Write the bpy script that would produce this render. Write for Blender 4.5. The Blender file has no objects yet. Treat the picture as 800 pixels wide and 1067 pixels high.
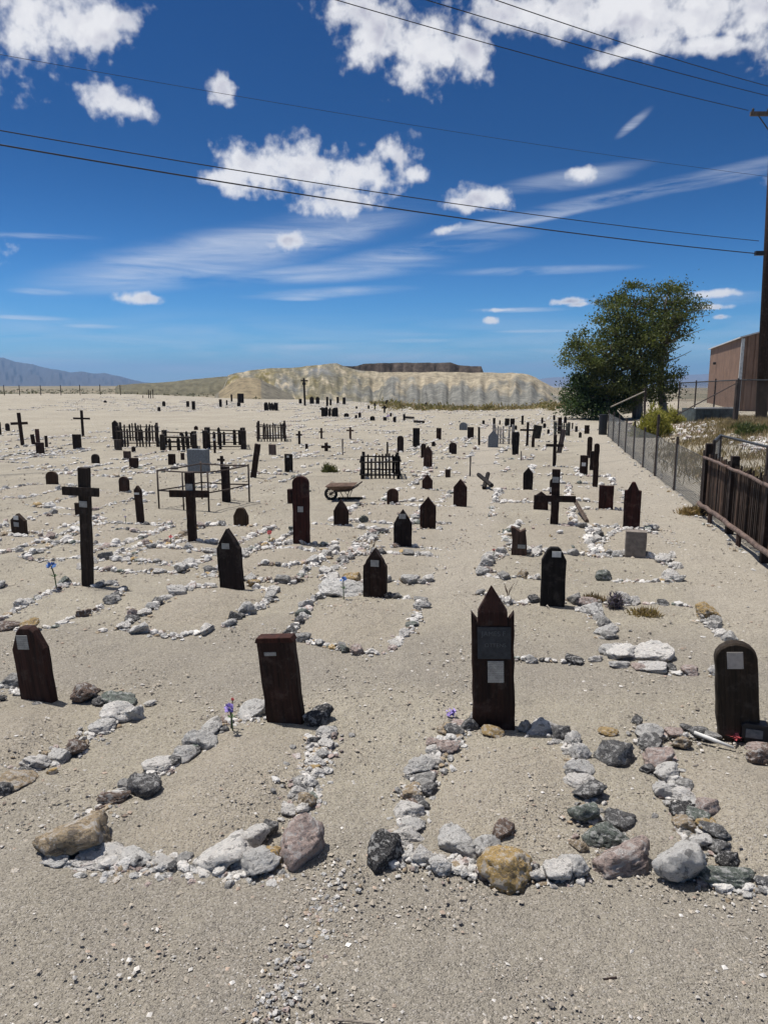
import bpy, bmesh, math, random
import numpy as np
from mathutils import Vector, Matrix
R = math.radians
rnd = random.Random(7)
rng = np.random.default_rng(11)
S = bpy.context.scene
COL = S.collection

# ------------------------------------------------------------------ camera
CAM_H = 2.2
F = 770.6                      # focal length in pixels of an 800 x 1067 frame
PITCH = math.atan(136.5 / F)
cd = bpy.data.cameras.new('camera'); cam = bpy.data.objects.new('camera', cd); COL.objects.link(cam)
cam.location = (0, 0, CAM_H); cam.rotation_euler = (R(90) - PITCH, 0, 0)
cd.sensor_fit = 'VERTICAL'; cd.sensor_height = 36; cd.lens = 26.0
cd.clip_start = 0.05; cd.clip_end = 40000
S.camera = cam

# ------------------------------------------------------------------ light
SUN_EL, SUN_AZ = R(70), R(-64)           # azimuth measured from +Y towards +X
SUN_DIR = Vector((math.sin(SUN_AZ)*math.cos(SUN_EL), math.cos(SUN_AZ)*math.cos(SUN_EL), math.sin(SUN_EL)))
sd = bpy.data.lights.new('sun', 'SUN'); sun = bpy.data.objects.new('sun', sd); COL.objects.link(sun)
sd.energy = 4.9; sd.angle = R(0.53); sd.color = (1.0, 0.96, 0.90)
sun.rotation_euler = SUN_DIR.to_track_quat('Z', 'Y').to_euler()
S.view_settings.view_transform = 'Standard'; S.view_settings.look = 'None'
S.view_settings.exposure = 0.13; S.view_settings.gamma = 1.0; S.view_settings.use_curve_mapping = False
S.cycles.volume_bounces = 0 if hasattr(S, 'cycles') else 0

def px_ray(px, py):
    a, b = (px-400)/F, -(py-533.5)/F
    c, s = math.cos(PITCH), math.sin(PITCH)
    return Vector((a, c + b*s, -s + b*c))
def az_el(px, py):
    d = px_ray(px, py).normalized()
    return math.atan2(d.x, d.y), math.asin(d.z)

W = bpy.data.worlds.new('World'); S.world = W; W.use_nodes = True
W.cycles.sampling_method = 'MANUAL'; W.cycles.sample_map_resolution = 256
nt = W.node_tree; nt.nodes.clear()
class NB:
    """tiny node helper"""
    def __init__(s, tree): s.t = tree
    def n(s, typ, **kw):
        nd = s.t.nodes.new(typ)
        for k, v in kw.items():
            if k == 'i':
                for kk, vv in v.items():
                    if hasattr(vv, 'is_output'): s.t.links.new(vv, nd.inputs[kk])
                    else: nd.inputs[kk].default_value = vv
            else: setattr(nd, k, v)
        return nd
    def m(s, op, a, b=0.0, c=None, clamp=False):
        i = {0: a, 1: b}
        if c is not None: i[2] = c
        nd = s.n('ShaderNodeMath', operation=op, i=i); nd.use_clamp = clamp
        return nd.outputs[0]
    def ss(s, x, lo, hi):
        nd = s.n('ShaderNodeMapRange', interpolation_type='SMOOTHSTEP', i={'Value': x, 'From Min': lo, 'From Max': hi})
        return nd.outputs[0]
    def mr(s, x, lo, hi, a=0.0, b=1.0):
        return s.n('ShaderNodeMapRange', i={'Value': x, 'From Min': lo, 'From Max': hi, 'To Min': a, 'To Max': b}).outputs[0]
    def mix(s, f, a, b, mode='MIX'):
        nd = s.t.nodes.new('ShaderNodeMix'); nd.data_type = 'RGBA'; nd.blend_type = mode
        for sock, v in ((nd.inputs['Factor'], f), (nd.inputs[6], a), (nd.inputs[7], b)):
            if hasattr(v, 'is_output'): s.t.links.new(v, sock)
            elif isinstance(v, (tuple, list)): sock.default_value = (*v[:3], 1)
            else: sock.default_value = v
        return nd.outputs[2]
    def noise(s, vec, scale, detail=4, rough=0.5, dist=0.0):
        nd = s.n('ShaderNodeTexNoise', i={'Scale': scale, 'Detail': detail, 'Roughness': rough, 'Distortion': dist})
        if vec is not None: s.t.links.new(vec, nd.inputs['Vector'])
        return nd.outputs['Fac']
    def link(s, a, b): s.t.links.new(a, b)
w = NB(nt)
sky = w.n('ShaderNodeTexSky', sky_type='NISHITA')
sky.sun_disc = False; sky.sun_elevation = SUN_EL; sky.sun_rotation = SUN_AZ
sky.altitude = 1900; sky.air_density = 1.0; sky.dust_density = 0.25; sky.ozone_density = 3.0
hs = w.n('ShaderNodeHueSaturation', i={'Hue': 0.494, 'Saturation': 1.18, 'Value': 1.0, 'Color': sky.outputs[0]})
tc = w.n('ShaderNodeTexCoord'); D = tc.outputs['Generated']
sep = w.n('ShaderNodeSeparateXYZ', i={0: D})
azn = w.m('ARCTAN2', sep.outputs[0], sep.outputs[1]); eln = w.m('ARCSINE', sep.outputs[2])
AE = w.n('ShaderNodeCombineXYZ', i={0: azn, 1: eln, 2: 0.0}).outputs[0]
gm = w.n('ShaderNodeGamma', i={'Color': w.mix(1.0, hs.outputs[0], (.1, .1, .1), 'MULTIPLY'), 'Gamma': 1.32})
skc = w.mix(1.0, gm.outputs[0], w.mix(w.ss(eln, -.02, .30), (5.0, 8.8, 11.8), (1.05, 4.4, 6.4)), 'MULTIPLY')
def blob_field(blobs):
    cur = None
    for (px, py, rx, ry, rot) in blobs:
        a, e = az_el(px, py)
        mp = w.n('ShaderNodeMapping', vector_type='TEXTURE', i={'Vector': AE, 'Location': (a, e, 0), 'Rotation': (0, 0, R(rot)),
                 'Scale': (rx/F, ry/F, 1)})
        ln = w.n('ShaderNodeVectorMath', operation='LENGTH', i={0: mp.outputs[0]}).outputs['Value']
        inv = w.m('SUBTRACT', 1.0, ln)
        cur = inv if cur is None else w.m('MAXIMUM', cur, inv)
    return cur
CUM = [(35,10,58,36,-5),(92,28,46,24,0),(128,22,26,12,10),(112,102,30,16,-12),(130,110,26,11,-10),(232,96,18,15,0),
       (265,172,44,24,0),(320,175,55,27,-8),(372,182,58,24,0),(352,208,42,16,0),(232,185,24,10,0),(415,162,24,20,-20),(432,180,18,10,0),
       (500,206,36,11,-4),(485,211,24,9,0),(395,35,42,36,0),(440,48,50,34,0),(490,50,28,26,0),(372,15,40,18,0),(520,14,46,20,0),
       (585,14,50,24,0),(655,12,62,30,0),(725,12,52,26,0),(790,2,42,30,0),(655,52,42,10,8),(735,48,42,9,-6),(560,8,40,16,0),
       (300,251,21,10,0),(144,311,31,6.5,0),(602,181,18,7,0),(592,314,22,4,2),(604,317,17,3,2),(520,323,20,3,0),(512,334,9,4,0),
       (748,306,24,4,0),(744,320,18,3,0),(750,330,9,3,0),(462,240,20,5,10),(465,62,16,8,0),
       (160,-170,180,50,0),(600,-190,190,60,0),(860,-20,80,50,0),(-90,60,70,40,0),(900,180,60,20,0),(-120,250,80,18,0)]  # last row: clouds beyond the frame, added for the white light they give
CIR = [(240,262,210,26,12),(180,284,150,18,8),(330,250,110,16,14),(560,228,90,5,10),(330,285,150,11,4),(440,262,120,12,8),(556,282,105,5,0),(340,305,95,6,3),(46,304,34,4,0),
       (640,206,180,8,8),(590,186,80,9,6),(730,190,80,6,5),(40,246,60,3,2),(30,331,50,3,0),(95,340,36,3,0),(310,311,34,3,0),
       (660,128,20,5,35),(600,188,55,9,4),(540,323,55,3,0),(730,312,70,8,0),(215,384,110,9,2),(420,372,120,8,0),(60,378,90,9,0),(320,362,60,5,0),
       (560,368,90,7,0),(430,355,60,3,0),(560,345,60,2.5,0),(500,235,70,6,10)]
fc = blob_field(CUM); fi = blob_field(CIR)
n1 = w.noise(D, 12, 8, 0.62); n2 = w.noise(D, 36, 4, 0.50); n3 = w.noise(D, 100, 2, 0.5)
off = w.n('ShaderNodeVectorMath', operation='ADD', i={0: D, 1: (-0.012, 0.0, 0.024)}).outputs[0]
n2b = w.noise(off, 36, 3, 0.50); n1b = w.noise(off, 12, 4, 0.55); n1s = w.noise(D, 12, 4, 0.55)
edge = w.m('ADD', w.m('ADD', fc, w.m('MULTIPLY', w.m('SUBTRACT', n3, 0.5), 0.8)), w.m('ADD', w.m('MULTIPLY', w.m('SUBTRACT', n1, 0.50), 1.4), w.m('MULTIPLY', w.m('SUBTRACT', n2, 0.5), 1.7)))
cden = w.m('MULTIPLY', w.ss(edge, -0.10, 0.70), w.mr(edge, 0.0, 1.0, .80, 1.0), clamp=True)
emb = w.mr(w.m('ADD', w.m('SUBTRACT', n1s, n1b), w.m('MULTIPLY', w.m('SUBTRACT', n2, n2b), .35)), -0.16, 0.07, 0.0, 1.0)
core = w.ss(edge, 0.25, 1.15)
lit = w.m('SUBTRACT', 1.0, w.m('MULTIPLY', core, w.m('SUBTRACT', 1.0, w.m('MULTIPLY', emb, 0.9))), clamp=True)
ccol = w.mix(lit, (3.9, 3.9, 4.8), (8.3, 8.25, 8.35))
st = w.n('ShaderNodeMapping', i={'Vector': AE, 'Rotation': (0, 0, R(-9)), 'Scale': (5, 46, 1)}).outputs[0]
ns = w.noise(st, 1.0, 7, 0.62, 0.6)
iden = w.m('MULTIPLY', w.ss(fi, -0.1, 0.75), w.mr(ns, 0.33, 0.68), clamp=True)
iden = w.m('MULTIPLY', iden, 0.62)
over = w.m('MULTIPLY', w.ss(eln, .70, .95), w.ss(w.noise(D, 3.2, 5, .6), .42, .62))  # overhead cloud out of view, added to send neutral light down
cden = w.m('MAXIMUM', cden, over)
hzb = w.m('MULTIPLY', w.m('MULTIPLY', w.ss(eln, .10, .03), w.mr(ns, .40, .70)), .45, clamp=True)
iden = w.m('MAXIMUM', iden, hzb)
c1 = w.mix(iden, skc, (7.2, 7.6, 8.3))
c2 = w.mix(cden, c1, ccol)
bg = w.n('ShaderNodeBackground', i={'Color': c2, 'Strength': 0.1})
wo = w.n('ShaderNodeOutputWorld', i={'Surface': bg.outputs[0]})

# ------------------------------------------------------------------ terrain
def sst(a, b, t):
    t = min(1.0, max(0.0, (t-a)/(b-a))); return t*t*(3-2*t)
MOUNDS = []       # (cx, cy, dx, dy, half length, half width, height)
def h0(x, y):
    v = 0.015*math.sin(x*1.7+0.3*y)*math.cos(y*1.1-0.4*x) + 0.01*math.sin(3.1*x+1.3)*math.sin(2.7*y)
    L = 1 - sst(-34, -13, x)
    v += 0.62*sst(42, 88, y)*L
    v += 0.06*math.sin(x*0.21+1)*math.sin(y*0.17)*sst(8, 20, y)
    u = x/max(y, 1.0); ye = 54 + 34*(1-sst(-.12, .10, u))
    v -= (1.5 + 0.7*L)*sst(92, 128, y)*L + 3.4*sst(ye, ye+60, y)*(1-L)*(1-sst(12, 17, x)*(1-sst(70, 90, y)))
    v += 0.45*sst(1.2, 5.0, x-(2.6+0.23*y))*sst(10, 22, y)*(1-sst(60, 90, y))
    v -= 40*sst(500, 3500, math.hypot(x, y))
    return v
def hh(x, y):
    v = h0(x, y)
    if -12 < x < 12 and 0 < y < 16:
        for (cx, cy, dx, dy, hl, hw, ht) in MOUNDS:
            ax, ay = x-cx, y-cy
            u = (ax*dx+ay*dy)/hl; t = (ax*dy-ay*dx)/hw
            if abs(u) < 1.3 and abs(t) < 1.3:
                v += ht*(1-sst(0.3, 1.15, math.hypot(u, t)))
    return v
def at(px, py, use=h0):
    d = px_ray(px, py); z = 0.0
    for k in range(40):
        t = (z-CAM_H)/d.z if d.z < -1e-4 else 300
        t = min(t, 3000)
        z = 0.5*z + 0.5*use(d.x*t, d.y*t)
    t = (z-CAM_H)/d.z
    return Vector((d.x*t, d.y*t, use(d.x*t, d.y*t)))
def z_at(py, y):                      # height of the pixel row above the ground plane at depth y
    d = px_ray(400, py); return CAM_H + d.z/d.y*y
def pt(px, py, y):                    # the point seen at a pixel at depth y
    d = px_ray(px, py); t = y/d.y; return Vector((d.x*t, y, CAM_H + d.z*t))
GD = Vector((-0.228, -0.974, 0))      # direction marker -> foot of the grave (rows run along the fence)
GR = Vector((0.974, -0.228, 0))
ROWYAW = math.atan2(0.228, 0.974)*-1

# ------------------------------------------------------------------ objects
def tag(o, label=None, cat=None, group=None, kind=None):
    if label: o['label'] = label
    if cat: o['category'] = cat
    if group: o['group'] = group
    if kind: o['kind'] = kind
    return o
def empty(name, loc, rz=0, label=None, cat=None, group=None):
    o = bpy.data.objects.new(name, None); COL.objects.link(o)
    o.location = loc; o.rotation_euler = (0, 0, rz); o.empty_display_size = 0.1
    return tag(o, label, cat, group)
def link_mesh(name, me, mat=None, parent=None, color=None):
    o = bpy.data.objects.new(name, me); COL.objects.link(o)
    if mat and not me.materials: me.materials.append(mat)
    if parent: o.parent = parent
    if color: o.color = (*color, 1)
    return o
def fast_mesh(name, verts, faces, colors=None, smooth=False):
    me = bpy.data.meshes.new(name); k = faces.shape[1]; nf = len(faces)
    me.vertices.add(len(verts)); me.vertices.foreach_set('co', np.asarray(verts, np.float32).ravel())
    me.loops.add(nf*k); me.loops.foreach_set('vertex_index', np.asarray(faces, np.int32).ravel())
    me.polygons.add(nf); me.polygons.foreach_set('loop_start', np.arange(0, nf*k, k, dtype=np.int32))
    me.polygons.foreach_set('loop_total', np.full(nf, k, np.int32))
    me.polygons.foreach_set('use_smooth', np.full(nf, smooth, bool))
    if colors is not None:
        ca = me.color_attributes.new('Col', 'FLOAT_COLOR', 'POINT')
        c4 = np.ones((len(verts), 4), np.float32); c4[:, :3] = colors
        ca.data.foreach_set('color', c4.ravel())
    me.update(calc_edges=True); me.validate()
    return me
class MB:
    def __init__(s): s.v = []; s.f = []
    def add(s, vs, fs):
        b = len(s.v); s.v += [tuple(v) for v in vs]; s.f += [tuple(b+i for i in f) for f in fs]; return s
    def box(s, x0, x1, y0, y1, z0, z1, mat=None, jit=0):
        vs = [Vector((x, y, z)) for z in (z0, z1) for x, y in ((x0, y0), (x1, y0), (x1, y1), (x0, y1))]
        if jit: vs = [v+Vector([rnd.uniform(-jit, jit) for _ in range(3)]) for v in vs]
        if mat is not None: vs = [mat @ v for v in vs]
        return s.add(vs, [(3,2,1,0),(4,5,6,7),(0,1,5,4),(1,2,6,5),(2,3,7,6),(3,0,4,7)])
    def tube(s, pts, radii, n=8, cap=True):
        pts = [Vector(p) for p in pts]
        if not hasattr(radii, '__len__'): radii = [radii]*len(pts)
        rings = []; prev = None
        for i, p in enumerate(pts):
            t = (pts[min(i+1, len(pts)-1)] - pts[max(i-1, 0)]).normalized()
            if prev is None:
                a = t.orthogonal().normalized()
            else:
                a = (prev - t*prev.dot(t)).normalized()
            prev = a; b = t.cross(a)
            rings.append([p + (a*math.cos(2*math.pi*k/n)+b*math.sin(2*math.pi*k/n))*radii[i] for k in range(n)])
        vs = [v for r in rings for v in r]; fs = []
        for i in range(len(pts)-1):
            for k in range(n):
                fs.append((i*n+k, i*n+(k+1) % n, (i+1)*n+(k+1) % n, (i+1)*n+k))
        if cap: fs.append(tuple(reversed(range(n)))); fs.append(tuple((len(pts)-1)*n+k for k in range(n)))
        return s.add(vs, fs)
    def prism(s, outline, y0, y1, mat=None, inset=0.0):
        """outline in xz, extruded along y; inset chamfers the front edge"""
        n = len(outline)
        cx = sum(p[0] for p in outline)/n; cz = sum(p[1] for p in outline)/n
        vs = []
        if inset:
            def shr(p):
                v = Vector((p[0]-cx, p[1]-cz)); l = max(v.length, 1e-6); return (p[0]-v.x/l*inset, p[1]-v.y/l*inset)
            fr = [shr(p) for p in outline]
            vs += [Vector((x, y0, z)) for x, z in fr]; vs += [Vector((x, y0+inset, z)) for x, z in outline]; vs += [Vector((x, y1, z)) for x, z in outline]
            L = 3
        else:
            vs += [Vector((x, y0, z)) for x, z in outline]; vs += [Vector((x, y1, z)) for x, z in outline]; L = 2
        if mat is not None: vs = [mat @ v for v in vs]
        fs = [tuple(range(n)), tuple(reversed(range((L-1)*n, L*n)))]
        for l in range(L-1):
            for i in range(n):
                j = (i+1) % n; fs.append((l*n+j, l*n+i, (l+1)*n+i, (l+1)*n+j))
        return s.add(vs, fs)
    def build(s, name, mat, parent=None, smooth=False, bevel=0, color=None):
        me = bpy.data.meshes.new(name); me.from_pydata(s.v, [], s.f); me.update()
        bm = bmesh.new(); bm.from_mesh(me); bmesh.ops.recalc_face_normals(bm, faces=bm.faces); bm.to_mesh(me); bm.free()
        if smooth: me.polygons.foreach_set('use_smooth', [True]*len(me.polygons))
        o = link_mesh(name, me, mat, parent, color)
        if bevel:
            m = o.modifiers.new('bevel', 'BEVEL'); m.width = bevel; m.segments = 2; m.limit_method = 'ANGLE'; m.angle_limit = R(35)
        return o

# ------------------------------------------------------------------ materials
def new_mat(name, rough=0.8, metal=0.0, spec=0.3):
    m = bpy.data.materials.new(name); m.use_nodes = True
    b = m.node_tree.nodes['Principled BSDF']; b.inputs['Roughness'].default_value = rough; b.inputs['Metallic'].default_value = metal
    b.inputs['Specular IOR Level'].default_value = spec
    return m, NB(m.node_tree), b
def bump(w, b, hgt, strength=0.5, dist=0.01, normal=None):
    nd = w.n('ShaderNodeBump', i={'Height': hgt, 'Strength': strength, 'Distance': dist})
    if normal is not None: w.link(normal, nd.inputs['Normal'])
    if b is not None: w.link(nd.outputs[0], b.inputs['Normal'])
    return nd.outputs[0]
def mat_plain(name, col, rough=0.7, metal=0, var=0.25, scale=8, bumpy=0.2):
    m, w, b = new_mat(name, rough, metal)
    co = w.n('ShaderNodeTexCoord').outputs['Object']
    f = w.noise(co, scale, 6, 0.6)
    w.link(w.mix(w.mr(f, 0.3, 0.7), tuple(c*(1-var) for c in col), tuple(min(1, c*(1+var)) for c in col)), b.inputs['Base Color'])
    if bumpy: bump(w, b, w.noise(co, scale*6, 5, 0.6), bumpy, 0.01)
    return m
def mat_ground():
    m, w, b = new_mat('gravelly_desert_soil', 0.95, 0, 0.15)
    g = w.n('ShaderNodeNewGeometry').outputs['Position']
    big = w.noise(g, 0.35, 5, 0.6); mid = w.noise(g, 2.3, 6, 0.62); fine = w.noise(g, 38, 6, 0.7)
    vor = w.n('ShaderNodeTexVoronoi', feature='F1', i={'Vector': g, 'Scale': 150.0, 'Randomness': 1.0})
    vor2 = w.n('ShaderNodeTexVoronoi', feature='F1', i={'Vector': g, 'Scale': 60.0, 'Randomness': 1.0})
    sa = w.n('ShaderNodeSeparateColor', i={0: w.n('ShaderNodeAttribute', attribute_name='Col').outputs['Color']})
    c = w.mix(w.mr(big, 0.35, 0.65), (0.375, 0.333, 0.255), (0.480, 0.434, 0.340))
    c = w.mix(w.m('MULTIPLY', w.ss(mid, 0.42, 0.72), 0.55), c, (0.300, 0.270, 0.220))
    patch = w.noise(g, 0.8, 7, 0.68, 1.2)
    c = w.mix(w.m('MULTIPLY', w.m('ADD', sa.outputs[0], w.m('MULTIPLY', w.m('SUBTRACT', patch, .47), 2.2)), .85, clamp=True), c, (0.315, 0.284, 0.235))   # trodden grey grit
    c = w.mix(w.m('MULTIPLY', sa.outputs[1], .60), c, (0.41, 0.358, 0.282))    # warm fine fill of the plots
    c = w.mix(w.m('MULTIPLY', sa.outputs[2], .65), c, (0.47, 0.42, 0.345))    # pale worn walkways
    sp = w.n('ShaderNodeSeparateColor', i={0: vor.outputs['Color']})
    g1 = w.mix(w.m('MULTIPLY', w.ss(sp.outputs[0], 0.74, 1.0), .75), c, (0.50, 0.46, 0.41))
    g1 = w.mix(w.m('MULTIPLY', w.ss(sp.outputs[1], 0.72, 0.98), 0.75), g1, (0.13, 0.115, 0.10))
    sp2 = w.n('ShaderNodeSeparateColor', i={0: vor2.outputs['Color']})
    g1 = w.mix(w.m('MULTIPLY', w.m('MULTIPLY', w.ss(sp2.outputs[0], 0.80, 0.86), w.ss(vor2.outputs['Distance'], .34, .22)), 0.75), g1, (0.50, 0.47, 0.43))
    g1 = w.mix(w.m('MULTIPLY', w.m('MULTIPLY', w.ss(sp2.outputs[1], 0.84, 0.9), w.ss(vor2.outputs['Distance'], .34, .22)), 0.8), g1, (0.10, 0.09, 0.08))
    g1 = w.mix(w.m('MULTIPLY', w.mr(fine, 0.35, 0.7), 0.42), g1, (0.20, 0.178, 0.15))
    # far out the land carries sparse scrub: its own colour
    sxyz = w.n('ShaderNodeSeparateXYZ', i={0: g})
    far = w.ss(w.m('ADD', sxyz.outputs[1], w.m('MULTIPLY', w.m('SUBTRACT', big, 0.5), 30.0)), 96.0, 118.0)
    sc = w.noise(g, 0.09, 6, 0.7)
    fcol = w.mix(w.ss(sc, 0.42, 0.60), (0.27, 0.225, 0.165), (0.125, 0.125, 0.085))
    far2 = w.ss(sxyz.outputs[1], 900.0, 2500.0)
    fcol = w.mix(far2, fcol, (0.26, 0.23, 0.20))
    w.link(w.mix(far, g1, fcol), b.inputs['Base Color'])
    hgt = w.m('ADD', w.m('MULTIPLY', w.m('SUBTRACT', 1.0, vor.outputs['Distance']), 0.5), w.m('MULTIPLY', fine, 0.8))
    n_ = bump(w, None, hgt, 1.0, 0.010)
    bump(w, b, w.noise(g, 5.5, 7, 0.68), 0.9, 0.07, n_)
    return m
def mat_rock(name, use_attr):
    m, w, b = new_mat(name, 0.82, 0, 0.3)
    co = w.n('ShaderNodeTexCoord').outputs['Object']
    if use_attr:
        base = w.n('ShaderNodeAttribute', attribute_name='Col').outputs['Color']
        k = 11.0; vec = w.n('ShaderNodeNewGeometry').outputs['Position']
    else:
        oi = w.n('ShaderNodeObjectInfo'); base = oi.outputs['Color']
        k = 1.9
        o = w.n('ShaderNodeVectorMath', operation='SCALE', i={0: (7.3, 3.1, 5.7), 'Scale': w.m('MULTIPLY', oi.outputs['Random'], 9.0)}).outputs[0]
        vec = w.n('ShaderNodeVectorMath', operation='ADD', i={0: co, 1: o}).outputs[0]
    f1 = w.noise(vec, 1.3*k, 7, 0.66, 0.4); f2 = w.noise(vec, 3.6*k, 8, 0.7); f3 = w.noise(vec, 14*k, 6, 0.7)
    c = w.mix(w.mr(f2, 0.3, 0.7), w.mix(1.0, base, (0.80, 0.78, 0.76), 'MULTIPLY'), w.mix(1.0, base, (1.22, 1.20, 1.17), 'MULTIPLY'))
    f4 = w.noise(vec, 6.5*k, 6, 0.75, 0.8)
    c = w.mix(w.m('MULTIPLY', w.ss(f1, 0.52, 0.58), 0.60), c, (0.76, 0.74, 0.71))
    c = w.mix(w.m('MULTIPLY', w.ss(f1, 0.45, 0.40), 0.62), c, (0.10, 0.095, 0.095))
    c = w.mix(w.m('MULTIPLY', w.ss(f4, 0.55, 0.62), 0.55), c, (0.80, 0.78, 0.75))
    c = w.mix(w.m('MULTIPLY', w.ss(f4, 0.41, 0.35), 0.75), c, (0.06, 0.057, 0.056))
    c = w.mix(w.m('MULTIPLY', w.ss(f2, 0.60, 0.68), 0.35), c, (0.38, 0.27, 0.15))
    w.link(c, b.inputs['Base Color'])
    n_ = bump(w, None, f2, 0.8, 0.22/k if not use_attr else 0.03)
    bump(w, b, f3, 0.7, 0.07/k if not use_attr else 0.008, n_)
    return m
def mat_pebble():
    m, w, b = new_mat('pebble', 0.9, 0, 0.2)
    w.link(w.n('ShaderNodeAttribute', attribute_name='Col').outputs['Color'], b.inputs['Base Color'])
    return m
def mat_wood(name='weathered_dark_wood', gscale=1.0):
    m, w, b = new_mat(name, 0.78, 0, 0.25)
    oi = w.n('ShaderNodeObjectInfo'); base = oi.outputs['Color']
    co = w.n('ShaderNodeTexCoord').outputs['Object']
    o = w.n('ShaderNodeVectorMath', operation='SCALE', i={0: (17.3, 3.1, 15.7), 'Scale': oi.outputs['Random']}).outputs[0]
    vec = w.n('ShaderNodeVectorMath', operation='ADD', i={0: co, 1: o}).outputs[0]
    st = w.n('ShaderNodeMapping', i={'Vector': vec, 'Scale': (30*gscale, 30*gscale, 1.7*gscale)}).outputs[0]
    g = w.noise(st, 1.0, 7, 0.68, 0.5)
    st2 = w.n('ShaderNodeMapping', i={'Vector': vec, 'Scale': (110*gscale, 110*gscale, 4*gscale)}).outputs[0]
    g2 = w.noise(st2, 1.0, 5, 0.6)
    pat = w.noise(vec, 4.5, 6, 0.65)
    c = w.mix(w.mr(g, 0.33, 0.68), w.mix(1.0, base, (0.28, 0.26, 0.26), 'MULTIPLY'), w.mix(1.0, base, (1.5, 1.4, 1.35), 'MULTIPLY'))
    c = w.mix(w.m('MULTIPLY', w.ss(pat, 0.52, 0.70), 0.55), c, w.mix(1.0, base, (2.1, 1.7, 1.5), 'MULTIPLY'))
    c = w.mix(w.m('MULTIPLY', w.ss(w.noise(vec, 9, 6, .7), 0.50, 0.66), 0.28), c, (0.095, 0.082, 0.072))
    c = w.mix(w.m('MULTIPLY', w.ss(g, 0.36, 0.28), 0.9), c, (0.004, 0.003, 0.003))
    c = w.mix(w.m('MULTIPLY', w.ss(g2, 0.60, 0.75), 0.18), c, (0.22, 0.19, 0.16))
    w.link(c, b.inputs['Base Color'])
    n_ = bump(w, None, g, 0.8, 0.006); bump(w, b, g2, 0.6, 0.002, n_)
    return m
M_GROUND = mat_ground()
M_ROCK = mat_rock('rough_stone', False); M_ROCKS = mat_rock('rough_stone_small', True); M_PEB = mat_pebble()
M_WOOD = mat_wood()
M_METAL = mat_plain('etched_metal_plate', (0.34, 0.34, 0.33), 0.55, 0.35, 0.25, 30, 0.25)
_w = NB(M_METAL.node_tree); _b = M_METAL.node_tree.nodes['Principled BSDF']; _p = _w.n('ShaderNodeTexCoord').outputs['Object']
_s = _w.n('ShaderNodeSeparateXYZ', i={0: _p}); _r = _w.m('SINE', _w.m('MULTIPLY', _s.outputs[2], 420.0)); _q = _w.noise(_w.n('ShaderNodeMapping', i={'Vector': _p, 'Scale': (260, 1, 60)}).outputs[0], 1.0, 3, .6)
_m = _w.m('MULTIPLY', _w.ss(_r, .1, .6), _w.ss(_q, .48, .56)); _src = _b.inputs['Base Color'].links[0].from_socket
_w.link(_w.mix(_w.m('MULTIPLY', _m, .6), _src, (.10, .10, .10)), _b.inputs['Base Color'])
M_LEAD = mat_plain('dark_engraved_plate', (0.042, 0.046, 0.052), 0.6, 0.2, 0.3, 30, 0.3)
M_LETTER = mat_plain('raised_lettering', (0.10, 0.108, 0.115), 0.5, 0.2, 0.1, 30, 0)
M_RUST = mat_plain('rusted_pipe', (0.075, 0.058, 0.050), 0.7, 0.3, 0.4, 12, 0.3)
M_GALV = mat_plain('galvanised_wire', (0.05, 0.056, 0.064), 0.6, 0.1, 0.2, 12, 0)
M_STONE = mat_plain('grey_granite', (0.17, 0.185, 0.20), 0.75, 0, 0.35, 25, 0.4)
M_CONC = mat_plain('weathered_concrete', (0.215, 0.185, 0.16), 0.9, 0, 0.35, 14, 0.7)
M_PALEWOOD = mat_plain('sun_bleached_wood', (0.30, 0.26, 0.215), 0.9, 0, 0.35, 14, 0.6)
M_WHITE = mat_plain('chalky_white_paint', (0.62, 0.61, 0.58), 0.8, 0, 0.15, 20, 0.2)
M_BLACK = mat_plain('black_plastic', (0.02, 0.02, 0.022), 0.45, 0, 0.3, 20, 0.1)
M_CABLE = mat_plain('power_cable', (0.03, 0.03, 0.032), 0.6, 0, 0.1, 4, 0)
M_RUBBER = mat_plain('tyre_rubber', (0.02, 0.02, 0.02), 0.8)
M_GREENSTEM = mat_plain('green_stem', (0.05, 0.10, 0.03), 0.7)
from mathutils import noise as mn
# ================================================================== rocks: prototypes and bookkeeping
def rock_shape(sub, seed, planes=15, rough=0.06):
    r = np.random.default_rng(seed)
    bm = bmesh.new(); bmesh.ops.create_icosphere(bm, subdivisions=sub, radius=1.0)
    bm.verts.ensure_lookup_table()
    v = np.array([x.co[:] for x in bm.verts]); f = np.array([[q.index for q in p.verts] for p in bm.faces]); bm.free()
    n = r.normal(size=(planes, 3)); n /= np.linalg.norm(n, axis=1)[:, None]; n[0] = (0, 0, 1) if seed % 2 else n[0]
    off = r.uniform(0.50, 1.0, planes)
    d = v @ n.T
    with np.errstate(divide='ignore'):
        t = np.where(d > 0.05, off/np.maximum(d, 0.05), 9)
    rad = np.minimum(t.min(axis=1), 1.15)
    for i_ in range(len(v)):
        q_ = Vector(v[i_]*(1.6)+seed*3.7)
        rad[i_] *= 1 + rough*2.0*mn.noise(q_) + rough*1.5*mn.noise(q_*2.6) + rough*1.1*(abs(mn.noise(q_*4.3))*-2.6+.5)*1.5 + rough*.9*mn.noise(q_*11)
    # cheap fractal wobble from random sinusoids
    wob = np.zeros(len(v))
    for o in range(1, 5):
        for k in range(5):
            q = r.normal(size=3)*(2.2**o); wob += np.sin(v @ q + r.uniform(0, 6))*(0.5**o)/3
    rad = rad*(1+rough*wob*.7)
    return v*rad[:, None], f
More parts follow.
